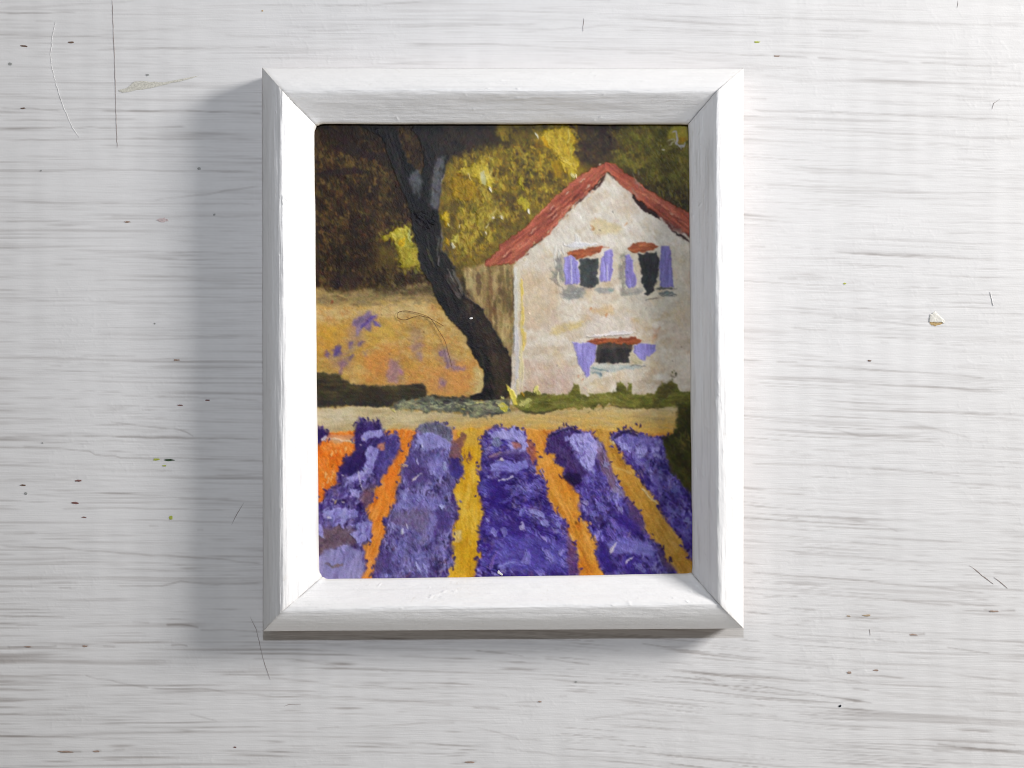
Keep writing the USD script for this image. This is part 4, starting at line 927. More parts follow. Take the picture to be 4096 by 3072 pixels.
poly([(2690, 925), (2760, 935), (2760, 950), (2700, 900), (2660, 870), (2640, 860)], [(92, 44, 38), (120, 58, 46)], 35, 30, 7, 6, 6, a=.7)
for x, y, l, an in ((2330, 720, 30, -.7), (2270, 770, 26, -.7), (2210, 830, 26, -.8), (2400, 655, 15, -.5), (2378, 765, 20, -.9), (2686, 855, 26, .6), (2520, 775, 18, .6), (2352, 745, 24, -.8)):
    dab(x, y, l, 6, an, (216, 196, 176), .7, .14, sd=int(x))
for i in range(26):     # pale broken edge along the eave
    t = i / 25; b = np.array([2400, 735]) * (1 - t) + np.array([2075, 1045]) * t
    dab(b[0] + R.normal(0, 6), b[1] + R.normal(0, 6), R.uniform(10, 22), 5, -.85, [(216, 196, 150), (224, 206, 180), (84, 44, 36), (206, 150, 124)][i % 4], .75, .12, sd=i + 3)
poly(Zm(2400, 780, 5.53, 560, -260, 760, -120, 900, 60, 830, 40, 700, -80), [(150, 148, 140)], 60, 30, 6, 6, 6, a=.55, dry=.45)
for q in ((2530, 690, 2545, 740), (2545, 720, 2575, 770), (2555, 682, 2556, 700)): stroke(np.array(q, float).reshape(2, 2), 8, (150, 154, 146), .45, .08, .6, dry=.3)

# windows: dark panes, lintels, shutters
def pane(p, pal): poly(p, pal, 90, 40, 7, soft=3.5, wob=6, ws=12, h=.05, br=.14, lab='painted_window')
def lintel(p): poly(p, [(126, 62, 38), (152, 80, 50), (172, 98, 62)], -6, 60, 5, soft=2.5, wob=4, ws=12, h=.1, br=.16, mix=.4, lab='painted_lintel')
_sh = [0]
def shutter(p, pal, fade=1.0, dry=0):
    poly(p, pal, 90, 60, 5, soft=2.5, wob=4, ws=12, h=.09, br=.13, mix=.3, a=fade, dry=dry, lab='painted_shutter_%d' % _sh[0]); _sh[0] += 1
for q, w, c in ((((2222, 985), (2220, 1030), (2226, 1070)), 12, (222, 220, 212)), (((2236, 1000), (2238, 1030), (2240, 1060)), 9, (214, 212, 206)), (((2250, 985), (2254, 1020)), 8, (224, 222, 214)), (((2305, 940), (2310, 985)), 10, (216, 216, 212)), (((2318, 950), (2322, 985)), 8, (220, 220, 216))):
    stroke(q, w, c, .85, .12, .5, dry=.2)
poly(Zm(2050, 780, 5.53, 1100, 1040, 1180, 1110, 1300, 1080, 1400, 1030, 1560, 1040, 1700, 1070, 1860, 1060, 1880, 1090, 1700, 1140, 1500, 1160, 1300, 1150, 1160, 1130), [(222, 222, 224), (232, 230, 234)], 0, 50, 6, 3, 5, ws=12, h=.14)
poly([(2196, 1070), (2215, 1085), (2228, 1020), (2250, 1030), (2262, 1130), (2230, 1140), (2205, 1110)], [(108, 108, 106), (140, 138, 130)], 80, 18, 6, 7, 10, ws=12, a=.85, dry=.42)
stroke([(2232, 1092), (2230, 1120), (2236, 1134)], 8, (214, 206, 180), .9, .14, .3)
poly([(2270, 1140), (2350, 1150), (2330, 1190), (2260, 1200), (2240, 1180)], [(112, 114, 114), (150, 148, 140)], 0, 30, 6, 7, 9, ws=12, a=.8, dry=.36)
poly([(2480, 1020), (2502, 1010), (2500, 1180), (2482, 1180), (2474, 1100)], [(120, 116, 108), (150, 144, 132)], 90, 26, 6, 7, 8, ws=12, a=.85, dry=.34)
pane([(2318, 1038), (2395, 1032), (2390, 1100), (2397, 1130), (2385, 1145), (2362, 1152), (2340, 1150), (2322, 1140), (2319, 1100)], [(56, 60, 62), (76, 80, 80)])
lintel(Zm(2050, 780, 5.53, 1220, 1270, 1400, 1220, 1700, 1160, 1980, 1125, 1995, 1180, 1950, 1240, 1800, 1300, 1560, 1390, 1440, 1430, 1380, 1370, 1330, 1335, 1230, 1335))
stroke([(2408, 990), (2436, 991)], 4, (160, 92, 62), .8, .06)
VI = [(126, 118, 184), (148, 140, 206), (166, 158, 216)]
shutter([(2257, 1030), (2272, 1024), (2290, 1021), (2303, 1037), (2310, 1051), (2318, 1080), (2319, 1129), (2303, 1136), (2267, 1140), (2260, 1134), (2257, 1090)], VI)
stroke([(2284, 1030), (2286, 1090), (2286, 1136)], 4.5, (222, 218, 226), .8, .14, .2)
shutter([(2452, 994), (2451, 1033), (2449, 1107), (2442, 1122), (2407, 1131), (2400, 1127), (2399, 1078), (2406, 1039), (2417, 1010), (2430, 1000)], VI)
stroke([(2430, 1060), (2428, 1128)], 4, (220, 216, 224), .75, .12, .2)
pane([(2550, 1013), (2574, 1020), (2592, 1008), (2613, 1013), (2626, 1008), (2637, 1042), (2633, 1080), (2633, 1107), (2626, 1129), (2617, 1149), (2619, 1160), (2602, 1181), (2592, 1187), (2583, 1181), (2581, 1160), (2572, 1147), (2566, 1116), (2565, 1080), (2556, 1051)], [(34, 35, 38), (54, 56, 58)])
lintel(Zm(2400, 780, 5.53, 600, 1180, 720, 1080, 830, 1045, 1000, 1050, 1160, 1080, 1290, 1130, 1200, 1205, 1000, 1265, 750, 1275, 620, 1220))
stroke(Zm(2400, 780, 5.53, 820, 1130, 1000, 1120, 1160, 1120), 4, (196, 128, 84), .8, .12)
shutter([(2500, 1024), (2520, 1016), (2532, 1040), (2534, 1078), (2545, 1116), (2545, 1140), (2534, 1152), (2514, 1152), (2503, 1134), (2499, 1080)], [(128, 120, 176), (134, 124, 190), (146, 136, 200)])
shutter([(2646, 984), (2677, 982), (2686, 1033), (2691, 1080), (2693, 1147), (2642, 1150), (2640, 1098), (2637, 1060)], [(112, 104, 164), (126, 118, 178), (140, 132, 190)])
k = (2400, 1080, 5.53)
for q, w, c, a in (((490, 540, 700, 510, 930, 460), 16, (140, 140, 136), .7), ((500, 470, 930, 430), 14, (150, 150, 144), .6), ((1210, 410, 1400, 405, 1590, 415), 10, (74, 74, 72), .85), ((1290, 520, 1500, 530, 1690, 560), 18, (84, 92, 92), .8), ((1430, 510, 1520, 530), 12, (104, 132, 124), .7), ((1000, 665, 1150, 635, 1280, 610), 3.5, (70, 62, 58), .8), ((1580, 430, 1700, 405), 4, (110, 108, 104), .7)):
    stroke(Zm(*k, *q), w, c, a, .05, .5, dry=.2)
poly(Zm(*k, 1010, 600, 1150, 520, 1230, 460, 1290, 480, 1270, 600, 1100, 640), [(206, 198, 176)], 150, 20, 6, 3, 4, h=.1)
k = (2050, 1080, 5.53)
for q, w, c, a in (((1050, 530, 1300, 560, 1560, 610), 12, (142, 140, 134), .7), ((1200, 640, 1330, 560, 1400, 450), 22, (150, 150, 144), .55), ((1830, 430, 2000, 450, 2240, 430), 18, (140, 144, 142), .7), ((2120, 450, 2220, 460), 13, (128, 150, 144), .7), ((1930, 490, 2200, 500), 10, (158, 156, 160), .6), ((830, 190, 960, 310, 1080, 370, 1160, 450), 3.2, (92, 84, 76), .85)):
    stroke(Zm(*k, *q), w, c, a, .04, .5, dry=.15)
k = (2000, 990, 2.212)
poly(Zm(*k, 790, 1050, 860, 1030, 1000, 1030, 1180, 1035, 1300, 1045, 1150, 1075, 1000, 1100, 900, 1110, 890, 1150, 860, 1130, 800, 1100), [(120, 146, 154), (156, 174, 176), (196, 196, 186)], 10, 40, 6, 6, 9, ws=12, a=.75, dry=.25)
stroke(Zm(*k, 800, 1060, 900, 1085, 960, 1095), 6, (72, 104, 116), .7, .05, .5, dry=.3); stroke(Zm(*k, 820, 1110, 890, 1110, 895, 1140), 8, (90, 116, 126), .7)
pane(Zm(*k, 862, 850, 960, 838, 1170, 850, 1166, 900, 1140, 960, 1145, 1018, 1000, 1025, 850, 1020, 846, 930), [(40, 40, 42), (66, 62, 60)])
poly(Zm(*k, 870, 850, 1170, 845, 1160, 890, 880, 890), [(104, 80, 64), (84, 70, 60)], 0, 40, 6, 8, 6, a=.7)
lintel(Zm(*k, 768, 830, 830, 808, 1000, 803, 1200, 793, 1255, 820, 1230, 852, 1170, 862, 960, 838, 840, 862))
poly(Zm(*k, 745, 795, 800, 780, 900, 765, 1000, 745, 1100, 735, 1200, 750, 1100, 775, 960, 780, 850, 795), [(222, 214, 212), (234, 228, 228)], -5, 60, 6, 3, 5, ws=12, h=.16)
stroke(Zm(*k, 750, 797, 880, 796, 1000, 778, 1140, 772), 3, (120, 104, 92), .6, 0, .3, dry=.3)
shutter(Zm(*k, 640, 835, 700, 845, 780, 832, 850, 860, 845, 930, 842, 1010, 790, 1035, 792, 1120, 770, 1152, 745, 1120, 730, 1080, 690, 1030, 670, 920), VI)
shutter(Zm(*k, 1180, 870, 1250, 845, 1370, 868, 1382, 910, 1345, 945, 1325, 975, 1300, 960, 1280, 1002, 1240, 985, 1182, 930), VI)
poly(Zm(*k, 1145, 930, 1180, 925, 1240, 985, 1270, 1020, 1180, 1025, 1145, 1000), [(188, 180, 142), (200, 190, 160)], 40, 24, 6, 3, 5, h=.06)
stroke(Zm(*k, 1155, 1045, 1210, 1038, 1290, 1050), 5, (78, 76, 84), .75, .05, .4, dry=.3)

# hedge and yellow leaves before the house
HG = Zm(*k, 120, 1400, 150, 1330, 180, 1285, 230, 1268, 300, 1280, 340, 1295, 450, 1300, 600, 1292, 640, 1260, 645, 1200, 690, 1208, 720, 1290, 760, 1320, 800, 1292, 1030, 1275, 1030, 1200, 1060, 1178, 1100, 1230, 1118, 1262, 1135, 1190, 1162, 1195, 1180, 1290, 1240, 1310, 1300, 1290, 1370, 1290, 1430, 1220, 1500, 1178, 1560, 1210, 1600, 1280, 1780, 1290, 1780, 1410, 1600, 1400, 1400, 1420, 1200, 1428, 1060, 1410, 960, 1378, 905, 1425, 880, 1385, 830, 1435, 790, 1400, 700, 1442, 655, 1392, 560, 1432, 480, 1448, 350, 1470, 230, 1458)
poly(HG, [(76, 74, 34), (108, 106, 46), (132, 128, 62)], 2, 60, 7, soft=3, wob=7, ws=14, h=.08, br=.12, lab='painted_hedge')
poly(Zm(*k, 1380, 1300, 1430, 1220, 1500, 1180, 1560, 1210, 1540, 1260, 1450, 1330, 1380, 1410, 1350, 1400), [(70, 62, 36), (92, 84, 42)], 120, 40, 7, 7, 8, a=.7)
stroke(Zm(*k, 180, 1445, 280, 1462, 380, 1466, 490, 1440), 9, (62, 58, 40), .8); stroke(Zm(*k, 960, 1390, 1080, 1418, 1220, 1426), 6, (84, 76, 44), .7)
stroke(Zm(*k, 910, 1280, 960, 1330, 1060, 1350), 5, (168, 160, 100), .7, .1); stroke(Zm(*k, 880, 1330, 1000, 1338), 7, (142, 138, 72), .6)
dabs(HG, 110, [(120, 118, 50), (92, 92, 42), (138, 134, 66), (84, 80, 40), (146, 140, 60)], 30, 7, 0, 30, .5, .06, 5)
dabs(Zm(*k, 1510, 1090, 1570, 1090, 1580, 1170, 1520, 1170), 7, [(96, 88, 46), (74, 66, 44)], 14, 7, 60, 40, .8, .06, 4, 'painted_hedge')
poly(Zm(*k, 52, 1208, 70, 1225, 130, 1285, 155, 1392, 120, 1392, 90, 1335, 66, 1260), [(206, 186, 60), (226, 214, 110)], 70, 40, 5, 2.5, 3, h=.2, lab='painted_yellow_leaf_0')
for q, c, L, W_, an in (((315, 1255), (206, 202, 112), 34, 20, 1.9), ((335, 1285), (168, 162, 84), 26, 16, 1.2), ((225, 1375), (200, 196, 116), 46, 24, -.6), ((245, 1405), (150, 150, 74), 30, 18, -.6), ((30, 1415), (210, 196, 70), 36, 34, .9), ((5, 1400), (196, 190, 120), 40, 16, .2), ((20, 1330), (206, 200, 120), 20, 12, .3), ((200, 1300), (176, 132, 40), 20, 10, 1)):
    dab(*Zm(*k, *q)[0], L, W_, an, c, .92, .14, 'painted_yellow_leaf_1', int(q[0]) + 2)

# --- lavender field: furrows first
k1, k2 = (1000, 1640, 2.212), (2000, 1640, 2.212)
FUR = np.array([(1215, 1735), (1420, 1722), (1660, 1724), (1900, 1712), (2200, 1718), (2460, 1728), (2660, 1735), (2810, 1735), (2810, 2370), (1215, 2370)], float)
poly(FUR, [(196, 120, 44), (214, 140, 56), (222, 158, 84)], 85, 60, 9, soft=8, wob=8, lab='painted_furrow')
poly(Zm(*k1, 560, 230, 650, 215, 800, 190, 960, 190, 960, 400, 800, 640, 640, 860, 560, 880), [(206, 92, 26), (226, 118, 36), (236, 150, 72)], 60, 40, 8, 5, 8, h=.07, lab='painted_furrow_0')
poly(Zm(*k1, 640, 240, 700, 215, 900, 215, 940, 235, 900, 290, 700, 280), [(196, 122, 84), (214, 160, 120), (222, 190, 150)], 5, 50, 7, 5, 8, a=.8)
stroke(Zm(*k1, 690, 250, 800, 262, 940, 285), 8, (226, 204, 176), .7, .12, dry=.3)
stroke(Zm(*k1, 850, 275, 940, 290), 9, (222, 206, 170), .7, .1)
for x, y in ((760, 365), (800, 355), (720, 385), (845, 350), (720, 600), (735, 560), (690, 620), (650, 660), (670, 575)):
    dab(*Zm(*k1, x, y)[0], 24, 8, 1.8, (240, 190, 124), .75, .1, sd=int(x + y))
dabs(Zm(*k1, 615, 320, 860, 280, 840, 480, 700, 700, 620, 780), 60, [(232, 120, 34), (214, 98, 26), (240, 148, 66), (222, 130, 50)], 26, 8, 70, 30, .55, .05, 7)
F1 = Zm(*k1, 1190, 185, 1330, 178, 1500, 190, 1430, 300, 1400, 400, 1350, 500, 1340, 600, 1290, 700, 1290, 800, 1235, 900, 1180, 1000, 1205, 1060, 1155, 1200, 1130, 1290, 1100, 1400, 1085, 1540, 960, 1540, 975, 1450, 1020, 1400, 1015, 1250, 1055, 1160, 1085, 990, 1035, 890, 1100, 760, 1110, 640, 1190, 560, 1280, 430, 1300, 330, 1240, 230)
poly(F1, [(214, 108, 36), (230, 136, 46), (236, 160, 84)], 108, 60, 8, 4, 6, h=.07, lab='painted_furrow_1')
poly(Zm(*k1, 1180, 480, 1300, 400, 1300, 600, 1240, 760, 1190, 700), [(226, 106, 30), (234, 128, 40)], 108, 50, 8, 12, 10, a=.7)
F2 = Zm(*k1, 1830, 190, 1950, 160, 2080, 170, 2070, 230, 2045, 300, 2060, 380, 2035, 480, 2065, 520, 2015, 545, 2035, 620, 2005, 710, 2045, 790, 2085, 930, 2035, 1000, 2025, 1150, 2015, 1230, 2050, 1270, 2005, 1380, 1990, 1540, 1740, 1540, 1750, 1430, 1810, 1350, 1780, 1290, 1790, 1180, 1790, 1050, 1830, 960, 1850, 880, 1820, 780, 1780, 720, 1830, 640, 1890, 560, 1850, 480, 1870, 330)
poly(F2, [(196, 142, 28), (216, 166, 40), (224, 184, 74)], 92, 70, 7, 4, 6, h=.08, br=.08, lab='painted_furrow_2')
poly(Zm(*k1, 1800, 1080, 1870, 1060, 1880, 1150, 1800, 1180), [(220, 196, 130), (226, 204, 150)], 90, 30, 7, 7, 7, a=.8)
poly(Zm(*k1, 1840, 170, 2080, 160, 2060, 300, 1900, 320), [(206, 164, 70), (212, 172, 76)], 90, 50, 8, 14, 8, a=.7)
F3 = Zm(*k2, 210, 170, 440, 180, 425, 240, 410, 290, 400, 360, 500, 395, 480, 460, 570, 512, 555, 580, 640, 640, 665, 700, 722, 758, 712, 860, 722, 950, 772, 985, 800, 1090, 862, 1170, 852, 1300, 885, 1370, 960, 1540, 690, 1540, 685, 1320, 645, 1200, 600, 1100, 562, 970, 480, 900, 420, 790, 400, 640, 330, 560, 320, 420, 250, 300)
poly(F3, [(196, 116, 36), (214, 142, 50), (222, 160, 76)], 62, 70, 8, 4, 6, h=.07, br=.08, lab='painted_furrow_3')
for q in ((380, 620, 480, 800, 560, 950), (520, 760, 600, 900, 640, 1010), (690, 1090, 740, 1260, 800, 1400), (640, 1000, 700, 1150)):
    stroke(Zm(*k2, *q), 10, (168, 112, 36), .5, .03, .6, dry=.3)
stroke(Zm(*k2, 440, 800, 500, 880, 560, 960), 6, (228, 190, 130), .6, .1, dry=.4); stroke(Zm(*k2, 610, 1090, 660, 1190, 700, 1300), 9, (226, 194, 136), .7, .1, dry=.25); stroke(Zm(*k2, 720, 960, 770, 1040, 800, 1090), 8, (226, 196, 140), .7, .1, dry=.3)
F4 = Zm(*k2, 800, 160, 1000, 190, 985, 250, 1045, 330, 1105, 440, 1200, 530, 1250, 640, 1385, 775, 1440, 915, 1505, 1030, 1600, 1120, 1665, 1280, 1720, 1340, 1730, 1540, 1570, 1540, 1560, 1430, 1470, 1330, 1420, 1200, 1340, 1150, 1285, 1060, 1250, 930, 1180, 840, 1100, 760, 1060, 660, 1000, 560, 950, 420, 900, 300)
poly(F4, [(172, 120, 42), (196, 146, 62), (206, 164, 90)], 58, 70, 8, 4, 6, h=.07, br=.08, lab='painted_furrow_4')
stroke(Zm(*k2, 1255, 690, 1340, 780, 1390, 830), 10, (212, 196, 156), .8, .12, dry=.2); stroke(Zm(*k2, 1260, 960, 1290, 1050, 1320, 1120), 8, (214, 178, 124), .6, .1, dry=.3)
stroke(Zm(*k2, 975, 490, 1080, 530, 1160, 560), 9, (206, 172, 102), .6, .06); dab(*Zm(*k2, 1005, 275)[0], 40, 26, .9, (206, 190, 150), .85, .1, sd=3)
for FF, nn, cc in ((F1, 70, [(236, 150, 66), (216, 116, 40), (240, 176, 104)]), (F2, 120, [(222, 178, 60), (204, 150, 32), (226, 190, 90)]), (F3, 120, [(220, 150, 58), (200, 126, 40), (226, 168, 84)]), (F4, 120, [(204, 158, 76), (178, 126, 46), (196, 146, 60)])):
    dabs(FF, nn, cc, 30, 7, {70: 108, 120: 75}[nn], 14, .4, .04, 5)

# --- lavender rows
DKP, MDP, LTP = (44, 28, 92), (84, 70, 146), (150, 144, 206)
def row(p, pal, nm, spots, ang=70, n1=120, n2=60, big=()):
    poly(p, pal, ang, 40, 9, soft=9, wob=13, ws=17, h=.12, br=.16, mix=.62, lab=nm)
    if n2:
        clumps(p, pal[0], 24, .56, ang + 20, .8, .12, None, 1.6)
        clumps(p, tuple(np.array(pal[0]) * .62), 22, .585, ang - 15, .8, .12, None, 1.4)
        clumps(p, tuple(np.array(pal[2]) * .95 + 4), 26, .56, ang, .75, .16, None, 1.7)
        clumps(p, (158, 152, 214), 24, .585, ang + 25, .8, .2, None, 1.6, .14, .07)
        clumps(p, (112, 84, 110), 26, .64, ang + 60, .6, .06, None, 1.3)
        clumps(p, tuple(np.array(pal[0]) * .8), 52, .53, ang, .55, .05, None, 1.5, .14, .08); clumps(p, tuple(np.array(pal[2]) * 1.05), 48, .56, ang - 10, .5, .08, None, 1.5, .14, .08)
    q = np.array(p, float); y0 = q[:, 1].min()
    if n2:                                                  # pale flower heads at the far end of the row
        tp = [(q[:, 0].min(), y0), (q[:, 0].max(), y0), (q[:, 0].max(), y0 + 120), (q[:, 0].min(), y0 + 120)]
        from shapely.geometry import Polygon
        tp = Polygon(q).buffer(0).intersection(Polygon(tp).buffer(0))
        tp = max(getattr(tp, 'geoms', [tp]), key=lambda g: g.area)
        clumps(np.array(tp.exterior.coords)[:-1], (162, 156, 216), 26, .53, ang + 30, .85, .2, None, 1.3, .14, .06, 14)
    # ragged rim of small touches
    for a_, b_ in zip(q, np.roll(q, -1, 0)):
        if a_[1] > 2330 and b_[1] > 2330: continue
        for _ in range(int(np.hypot(*(b_ - a_)) / 15)):
            t_ = R.uniform(); m_ = a_ * (1 - t_) + b_ * t_ + R.normal(0, 7, 2)
            dab(m_[0], m_[1], R.uniform(10, 22), R.uniform(5, 10), math.radians(R.normal(ang, 50)), np.array(pal[int(R.integers(2))], float) * R.uniform(.75, 1.1), .85, .12, nm if R.uniform() < .5 else None, int(R.integers(1, 9999)))
    n1, n2 = int(n1 * .7), int(n2 * .7)
    dabs(p, n1, pal[:2] + [(66, 50, 120), (58, 44, 104)], 26, 10, ang, 45, .6, .10, 6)
    dabs(p, n2, [(104, 94, 168), (124, 116, 188), (92, 80, 158)], 24, 10, ang, 40, .6, .13, 7)
    for x, y, L, W_, an, c in spots:
        dab(x, y, L, W_, math.radians(an), c, .9, .2, nm, int(x * 3 + y) % 997)
def lilac(p, pal, ang, *ar, **kw):
    poly(p, pal, ang, *ar, **kw)
    dabs(p, int(area(p) / 300), [np.array(pal[0]) * .82, pal[1], pal[2], np.array(pal[2]) * 1.08, pal[0], (92, 78, 150)], 26, 8, ang, 45, .7, .14, 6)
def S(k, *rows): return [(*(Zm(*k, r[0], r[1])[0]), r[2], r[3], r[4], r[5] if len(r) > 5 else (148, 142, 206)) for r in rows]
row(Zm(*k1, 560, 140, 625, 148, 670, 175, 688, 215, 680, 245, 640, 262, 612, 300, 560, 300), [(44, 30, 86), (58, 42, 108)], 'painted_lavender_row_0', S(k1, (655, 255, 26, 16, 130, (204, 200, 216))), n1=12, n2=0)
L1 = Zm(*k1, 975, 68, 1000, 95, 1060, 105, 1110, 135, 1125, 90, 1150, 140, 1165, 175, 1195, 190, 1185, 240, 1250, 205, 1310, 230, 1325, 300, 1300, 380, 1260, 470, 1200, 520, 1150, 640, 1080, 690, 1080, 780, 1020, 880, 1050, 960, 1090, 1000, 1055, 1180, 975, 1200, 1020, 1260, 1015, 1400, 960, 1540, 560, 1540, 560, 850, 640, 800, 690, 700, 780, 650, 770, 580, 800, 520, 840, 490, 850, 400, 900, 410, 935, 350, 925, 240)
row(L1, [(50, 34, 98), (82, 66, 134), (120, 108, 170)], 'painted_lavender_row_1', [], 110, 130, 60)
poly(Zm(*k1, 940, 120, 1150, 100, 1185, 200, 1130, 330, 1050, 560, 900, 600, 780, 570, 850, 430, 930, 370), [(36, 22, 78), (50, 34, 98)], 100, 34, 9, 10, 12, a=.8, h=.1)
poly(Zm(*k1, 1150, 250, 1310, 220, 1310, 380, 1200, 560, 1120, 640, 1110, 480), [(64, 52, 122), (84, 74, 146)], 100, 34, 9, 12, 12, a=.75, h=.08)
poly(Zm(*k1, 560, 1080, 800, 1020, 990, 1090, 1010, 1200, 800, 1190, 700, 1260, 560, 1320), [(104, 82, 92), (128, 104, 104)], 140, 34, 9, 16, 14, a=.8)
poly(Zm(*k1, 640, 1260, 760, 1220, 860, 1190, 1000, 1250, 1020, 1400, 960, 1540, 560, 1540, 560, 1350), [(132, 124, 176), (154, 148, 200), (166, 160, 208)], 100, 60, 9, 9, 12, a=.9, h=.08)
poly(Zm(*k1, 1000, 700, 1110, 660, 1080, 800, 1030, 880, 980, 820), [(120, 84, 88), (150, 100, 78)], 110, 30, 8, 14, 10, a=.6)
for q in (((1000, 210), (1060, 180), (1170, 170), (1180, 220), (1150, 250), (1080, 240), (1000, 280), (980, 250)), ((1020, 345), (1060, 310), (1120, 330), (1130, 420), (1100, 480), (1080, 560), (1020, 570), (1000, 500), (1040, 450), (1010, 390)), ((850, 600), (900, 570), (1000, 540), (1020, 580), (1010, 640), (960, 620), (900, 640), (860, 620)),
          ((660, 900), (750, 870), (830, 870), (900, 880), (960, 900), (940, 940), (860, 960), (820, 1060), (790, 1000), (740, 1040), (720, 970), (650, 950)), ((880, 1100), (940, 1060), (960, 1000), (1040, 985), (1090, 1010), (1050, 1090), (1070, 1180), (1030, 1130), (970, 1205), (940, 1150)), ((850, 1240), (860, 1200), (830, 1190), (800, 1230), (830, 1270)), ((600, 1010), (630, 1010), (655, 1130), (600, 1110)), ((880, 700), (920, 690), (980, 720), (960, 780), (900, 760))):
    lilac(Zm(*k1, *[v for t in q for v in t]), [(128, 120, 190), (150, 144, 208), (164, 158, 214)], 105, 26, 6, 2.5, 7, ws=12, h=.2, br=.12)
stroke(Zm(*k1, 960, 540, 965, 600, 985, 680, 1000, 720), 5, (214, 210, 222), .75, .14)
dab(*Zm(*k1, 775, 1375)[0], 40, 13, -.4, (130, 108, 110), .8, .05); dab(*Zm(*k1, 700, 1365)[0], 32, 13, .5, (118, 100, 110), .8, .05)
for x, y in ((700, 950), (740, 795), (820, 815), (820, 580), (985, 310), (1010, 255)): dab(*Zm(*k1, x, y)[0], 14, 6, .4, (222, 214, 214), .8, .14, sd=int(x))
dab(*Zm(*k1, 757, 812)[0], 20, 9, -1.0, (206, 176, 120), .85, .12); poly(Zm(*k1, 1130, 300, 1185, 290, 1190, 345, 1150, 365, 1125, 330), [(206, 122, 92), (222, 150, 110)], 60, 20, 7, 5, 7, a=.8)
L2 = Zm(*k1, 1490, 145, 1560, 130, 1600, 115, 1640, 105, 1720, 130, 1790, 170, 1800, 260, 1850, 340, 1850, 480, 1895, 560, 1830, 640, 1790, 720, 1815, 780, 1845, 880, 1830, 960, 1790, 1050, 1790, 1180, 1780, 1290, 1815, 1350, 1750, 1430, 1740, 1540, 1080, 1540, 1100, 1400, 1135, 1280, 1160, 1190, 1210, 1060, 1180, 1000, 1240, 900, 1290, 800, 1300, 700, 1340, 600, 1350, 500, 1405, 400, 1430, 300, 1470, 210)
row(L2, [(64, 48, 108), (98, 88, 150), (132, 126, 184)], 'painted_lavender_row_2', [], 75, 170, 110)
poly(Zm(*k1, 1500, 140, 1650, 105, 1790, 180, 1800, 300, 1700, 260, 1520, 260), [(88, 88, 104), (108, 110, 118)], 60, 30, 8, 10, 12, a=.75)
poly(Zm(*k1, 1480, 220, 1560, 200, 1700, 230, 1770, 300, 1740, 340, 1650, 330, 1600, 350, 1520, 340, 1490, 300), [(130, 124, 186), (152, 148, 206)], 70, 26, 7, 4, 9, ws=14, h=.16)
poly(Zm(*k1, 1770, 270, 1830, 260, 1880, 200, 1915, 220, 1880, 320, 1860, 400, 1830, 560, 1770, 500), [(104, 66, 74), (124, 82, 78), (74, 52, 94)], 110, 30, 7, 5, 9, ws=14, a=.85, h=.08)
poly(Zm(*k1, 1760, 430, 1850, 420, 1890, 540, 1840, 610, 1770, 580), [(48, 36, 112), (64, 50, 130)], 90, 26, 8, 6, 10, a=.85, h=.1)
poly(Zm(*k1, 1640, 900, 1760, 900, 1790, 1040, 1740, 1080, 1650, 1060, 1630, 980), [(66, 50, 118), (80, 64, 130)], 80, 26, 8, 8, 10, a=.8)
poly(Zm(*k1, 1260, 900, 1480, 880, 1600, 900, 1640, 1000, 1500, 1080, 1250, 1000), [(96, 80, 120), (116, 100, 130), (104, 96, 150)], 70, 28, 9, 12, 12, a=.65)
poly(Zm(*k1, 1420, 340, 1560, 400, 1600, 640, 1400, 660, 1340, 560), [(74, 56, 118), (96, 82, 144)], 60, 28, 9, 12, 12, a=.6)
poly(Zm(*k1, 1120, 1290, 1250, 1250, 1330, 1300, 1280, 1420, 1100, 1480), [(92, 74, 118), (82, 68, 134)], 110, 28, 9, 10, 10, a=.7)
for q in (((1580, 500), (1640, 380), (1730, 430), (1720, 560), (1640, 600)), ((1310, 820), (1340, 720), (1480, 740), (1620, 780), (1720, 800), (1720, 860), (1640, 890), (1500, 840), (1400, 880), (1280, 870)), ((1260, 1290), (1340, 1130), (1400, 1110), (1370, 1260), (1300, 1340), (1240, 1340)), ((1410, 1280), (1500, 1240), (1560, 1300), (1600, 1440), (1560, 1480), (1480, 1440)), ((1590, 930), (1640, 960), (1640, 1100), (1580, 1180), (1560, 1050)), ((1660, 1200), (1700, 1180), (1730, 1260), (1690, 1300))):
    lilac(Zm(*k1, *[v for t in q for v in t]), [(108, 102, 172), (130, 124, 190), (148, 142, 204)], 75, 40, 7, 10, 10, ws=14, h=.12, br=.12, a=.8)
for x, y, L, W_, an, c in ((1475, 590, 46, 9, -40, (222, 210, 216)), (1690, 855, 36, 26, 70, (172, 172, 222)), (1350, 1080, 26, 12, 85, (206, 206, 224)), (1270, 1030, 32, 14, 70, (150, 146, 204)), (1385, 1030, 24, 6, 70, (206, 204, 224)), (1720, 500, 34, 12, 80, (158, 166, 212)), (1370, 490, 34, 14, 10, (196, 170, 150)), (1630, 560, 24, 9, 60, (152, 150, 210)), (1520, 320, 20, 6, 80, (206, 206, 226)), (1480, 460, 30, 6, 75, (176, 168, 210)), (1880, 440, 18, 13, 80, (98, 92, 110)), (1840, 630, 22, 14, 70, (92, 76, 104)), (1480, 1380, 60, 12, 65, (176, 174, 224)), (1550, 1400, 50, 10, 65, (164, 162, 218))):
    dab(*Zm(*k1, x, y)[0], L, W_, math.radians(an), c, .88, .2, None, int(x) % 97)
dabs(Zm(*k1, 1900, 330, 1950, 330, 1960, 470, 1880, 560, 1880, 400), 12, [(96, 64, 84), (70, 50, 98)], 20, 5, 65, 18, .8, .08, 5)
dabs(Zm(*k1, 1800, 830, 1850, 840, 1840, 960, 1800, 960), 12, [(86, 62, 108), (64, 48, 104)], 18, 6, 65, 20, .8, .08, 5)
